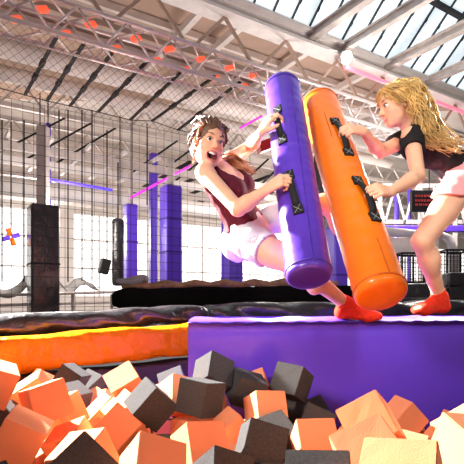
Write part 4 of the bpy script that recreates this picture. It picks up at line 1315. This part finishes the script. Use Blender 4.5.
strands(None, tail, .0042, 70, 4, wav=.004, wl=.2, jit=.009, name='hair_tail', m='haira', parent=w1)
top = []
for q in (-.06, -.035, -.012, .012, .035, .06):
    top.append([H1.p(q, .066-abs(q)*.35, .082-abs(q)*.25), H1.p(q*1.25, .035, .112-abs(q)*.35), H1.p(q*1.3, -.03, .126-abs(q)*.4), H1.p(q*1.1, -.09, .085), H1.p(q*.6, -.118, .02)])
for q in (-1, 1):
    top.append([H1.p(.06*q, .045, .06), H1.p(.080*q, .01, .03), H1.p(.083*q, -.03, .01), H1.p(.06*q, -.09, -.02), H1.p(.02*q, -.11, -.03)])
strands(None, top, .0036, 130, 41, wav=.0025, wl=.2, jit=.006, name='hair_crown', m='hairb', parent=w1)
side = [[H1.p(.055, .045, .075), H1.p(.078, .04, .02), H1.p(.078, .03, -.04), H1.p(.07, .03, -.10), H1.p(.075, .02, -.15)]]
strands(None, side, .0022, 16, 8, wav=.006, wl=.15, jit=.006, name='loose_strand', m='haira', parent=w1)

# ------------------------------------------------------------------ the blonde woman in black
w2 = empty('person', P(437, 318, 2.53), 'person with long wavy blonde hair, black t-shirt and pink shorts pushing the orange bag', 'person')
shN, elN = P(411, 136, 2.44), P(418, 176, 2.28)
shF, elF = P(404, 141, 2.70), P(380, 152, 2.62)
nk2, pv2 = P(409, 126, 2.56), P(467, 177, 2.64)
T2 = Torso(pv2, nk2, shF-shN)
wN, fN, nN, sN = grip(obag, 1, -.01, elN, .04)
wF, fF, nF, sF = grip(obag, 0, .012, elF, .03)
hipN, knN, anN = P(463, 184, 2.54), P(422, 241, 2.38), P(440, 298, 2.50)
hipF, knF, anF = P(476, 182, 2.74), P(492, 242, 2.60), P(520, 304, 2.66)
H2 = Head(P(396, 105, 2.55), Vector((-.96, -.16, -.30)), Vector((-.25, 0, 1)), False)
F3 = Field(np.array([.5, 1.95, ZC-.16]), np.array([1.75, 3.0, ZC+1.32]), .0045)
T2.build(F3)
arm(F3, shN, elN, wN); arm(F3, shF, elF, wF)
leg(F3, hipN, knN, anN, Vector((.95, .1, .1)).normalized()); leg(F3, hipF, knF, anF, Vector((1, 0, .2)).normalized())
toeN = P(414, 313, 2.43); toeF = anF+Vector((-.12, -.03, -.05))
foot(F3, anN, toeN, UP); foot(F3, anF, toeF, UP)
H2.build(F3)
F3.cap(nk2-T2.u*.02, H2.p(0, -.03, -.06), .050, .047, k=.03)
hand(F3, wN, fN, nN, sN, curl=(45, 70, 50)); hand(F3, wF, fF, nF, sF, curl=(45, 70, 50))
F3.mesh('body', ['skin', 'lips', 'mouth'], w2, H2.matids)
H2.extras(w2)
lo2 = np.array([.7, 2.1, ZC+.25]); hi2 = np.array([1.75, 3.05, ZC+1.2])
Ft = Field(lo2, hi2, .0045)
T2.build(Ft, .012)
Fx = Field(lo2, hi2, .0045)
for sh, el in ((shN, elN), (shF, elF)):
    Fx.cap(sh, sh.lerp(el, .5), .062, .060, k=.03)
for sh, el in ((shN, elN), (shF, elF)): cutcap(Fx, sh, el, .30, .10)
Ft.f = np.minimum(Ft.f, Fx.f)
Ft.ripple(wr(13, .0013, 40))
Ft.cut(P(447, 177, 2.6), (.42, 0, -.9))
Ft.ell(T2.p(0, .04, 1.08), (.066, .075, .075), (T2.r, T2.f, T2.u), .004, True)
Ft.cut(T2.p(0, 0, 1.06), T2.u)
Ft.mesh('t_shirt', 'blacktee', w2)
Fs = Field(lo2-np.array([0, 0, .15]), hi2, .0045)
T2.build(Fs, .010, True, False)
Fs.cut(P(447, 171, 2.6), (-.42, 0, .9))
Fy = Field(lo2-np.array([0, 0, .15]), hi2, .0045)
for h, k in ((hipN, knN), (hipF, knF)): Fy.cap(h.lerp(k, -.02), h.lerp(k, .55), .102, .097, k=.03)
Fs.f = np.minimum(Fs.f, Fy.f)
Fs.cut(P(449, 197, 2.46), (-.12, 0, -1))
Fs.cut(P(440, 170, 2.6), (-.42, 0, .9))
Fs.ripple(wr(15, .0012, 40))
Fs.mesh('shorts', 'pink', w2)
for an, toe, kn in ((anN, toeN, knN), (anF, toeF, knF)):
    c = A3(an); Fk = Field(c-.3, c+.3, .004)
    foot(Fk, an, toe, UP, .005); Fk.cap(an, an.lerp(kn, .16), .036, .039, k=.01)
    Fk.cut(an.lerp(kn, .13), kn-an)
    Fk.mesh('sock', 'sock', w2)
# hair
hc = A3(H2.c); Fh = Field(hc-np.array([.2, .2, .25]), hc+np.array([.45, .25, .25]), .005); a = H2.ax()
Fh.ell(H2.p(0, -.018, .034), (.083, .100, .091), a); Fh.ell(H2.p(0, -.06, -.02), (.075, .06, .08), a)
Fh.ell(H2.p(0, .112, -.045), (.09, .070, .105), a, .006, True)
Fh.ell(H2.p(0, .045, -.135), (.1, .075, .07), a, .006, True)
pth = [(407, 86, 2.56, .042), (413, 94, 2.53, .046), (418, 106, 2.50, .046), (425, 122, 2.48, .042), (437, 137, 2.47, .03), (452, 146, 2.47, .018)]
for q, w in zip(pth[:-1], pth[1:]): Fh.cap(P(*q[:3]), P(*w[:3]), q[3], w[3], k=.02)
Fh.ripple(wr(19, .0016, 120))
Fh.mesh('hair', 'hairy', w2)
R2 = [H2.p(.02, -.05, .10), H2.p(-.02, -.07, .09), H2.p(.0, -.09, .07)]
hp = []
for i, (dx, dy, dd) in enumerate(((0, 0, 0), (6, -6, .03), (-6, 5, -.05), (3, 4, -.07), (9, 2, .0), (-3, 10, -.04))):
    hp.append([H2.p(.02*(i % 3-1), -.03-.01*i, .115-.006*i), P(410+dx*.4, 85+dy*.3, 2.54+dd), P(418+dx*.8, 97+dy, 2.49+dd), P(424+dx, 115+dy, 2.46+dd), P(435+dx, 133+dy, 2.46+dd), P(462+dx, 148+dy*.6, 2.46+dd)])
strands(None, hp, .0042, 230, 21, wav=.010, wl=.16, jit=.013, name='hair_tail', m='hairy', parent=w2)
fr_ = []
for q in (-1, 1):
    fr_.append([H2.p(.02*q, .062, .095), H2.p(.062*q, .05, .055), H2.p(.081*q, .02, .0), H2.p(.083*q, -.02, -.04), H2.p(.07*q, -.06, -.09)])
    fr_.append([H2.p(.03*q, .05, .10), H2.p(.072*q, .02, .07), H2.p(.086*q, -.03, .04), H2.p(.07*q, -.08, .03), H2.p(.02*q, -.11, .05)])
strands(None, fr_, .0034, 90, 33, wav=.004, wl=.2, jit=.009, name='hair_front', m='hairy', parent=w2)
# ================================================================== LIGHT AND CAMERA
def light(kind, name, loc, aim, energy, col, size=.5, **k):
    l = bpy.data.lights.new(name, kind); l.energy = energy; l.color = col
    if kind == 'AREA': l.shape = 'DISK'; l.size = size
    if kind == 'SPOT': l.shadow_soft_size = size; l.spot_size = k.get('spot', 1.2); l.spot_blend = .5
    o = bpy.data.objects.new(name, l); COL.objects.link(o); o.location = loc
    o.rotation_euler = (Vector(aim)-Vector(loc)).to_track_quat('-Z', 'Y').to_euler()
    return o
light('SPOT', 'strobe_rim', P(-110, 110, 4.2), P(170, 400, 2.2), 10500, (1, .96, .93), .1, spot=1.2)
light('SPOT', 'strobe_key', Vector((-1.7, -.3, ZC+1.3)), P(345, 215, 2.4), 460, (1, .95, .91), .3, spot=.78)
light('SPOT', 'strobe_side', Vector((1.9, -.4, ZC+1.5)), P(350, 400, 1.5), 30, (1, .95, .93), .15, spot=1.4)
light('SPOT', 'strobe_back', P(560, 60, 4.6), P(420, 130, 2.5), 1000, (1, .93, .84), .1, spot=.8)
light('SPOT', 'fill_front', Vector((1.0, -.4, ZC+1.9)), P(408, 170, 2.45), 260, (1, .95, .91), .2, spot=.62)  # unseen fill spot, added to brighten the blonde woman
for u_, v_, h_, e_ in ((6.5, 4.2, 2.3, 300), (1.5, 7.2, 1.2, 210), (6, 7.6, 1.6, 210), (11, 8.5, 2.0, 220), (2, 11.5, 1.6, 320), (10, 12, 1.6, 260)):
    light('POINT', 'hall_fill', uvh(u_, v_, h_), uvh(u_, v_, 9), e_, (1, .93, .88)).data.shadow_soft_size = .5  # unseen fill lights, added to brighten the roof and beams
w = bpy.data.worlds.new('hall'); SC.world = w; w.use_nodes = True
w.node_tree.nodes['Background'].inputs[0].default_value = (1, .93, .89, 1)
w.node_tree.nodes['Background'].inputs[1].default_value = .2
cam = bpy.data.cameras.new('camera'); co = bpy.data.objects.new('camera', cam); COL.objects.link(co)
co.location = (0, 0, ZC); co.rotation_euler = (math.pi/2, 0, 0)
cam.sensor_width = 36; cam.lens = 36*F/464; cam.shift_y = (HY-232)/464; cam.clip_start = .02
SC.camera = co
SC.view_settings.view_transform = 'Standard'; SC.view_settings.look = 'None'; SC.view_settings.gamma = 1
SC.view_settings.use_curve_mapping = False; SC.view_settings.exposure = 0.0
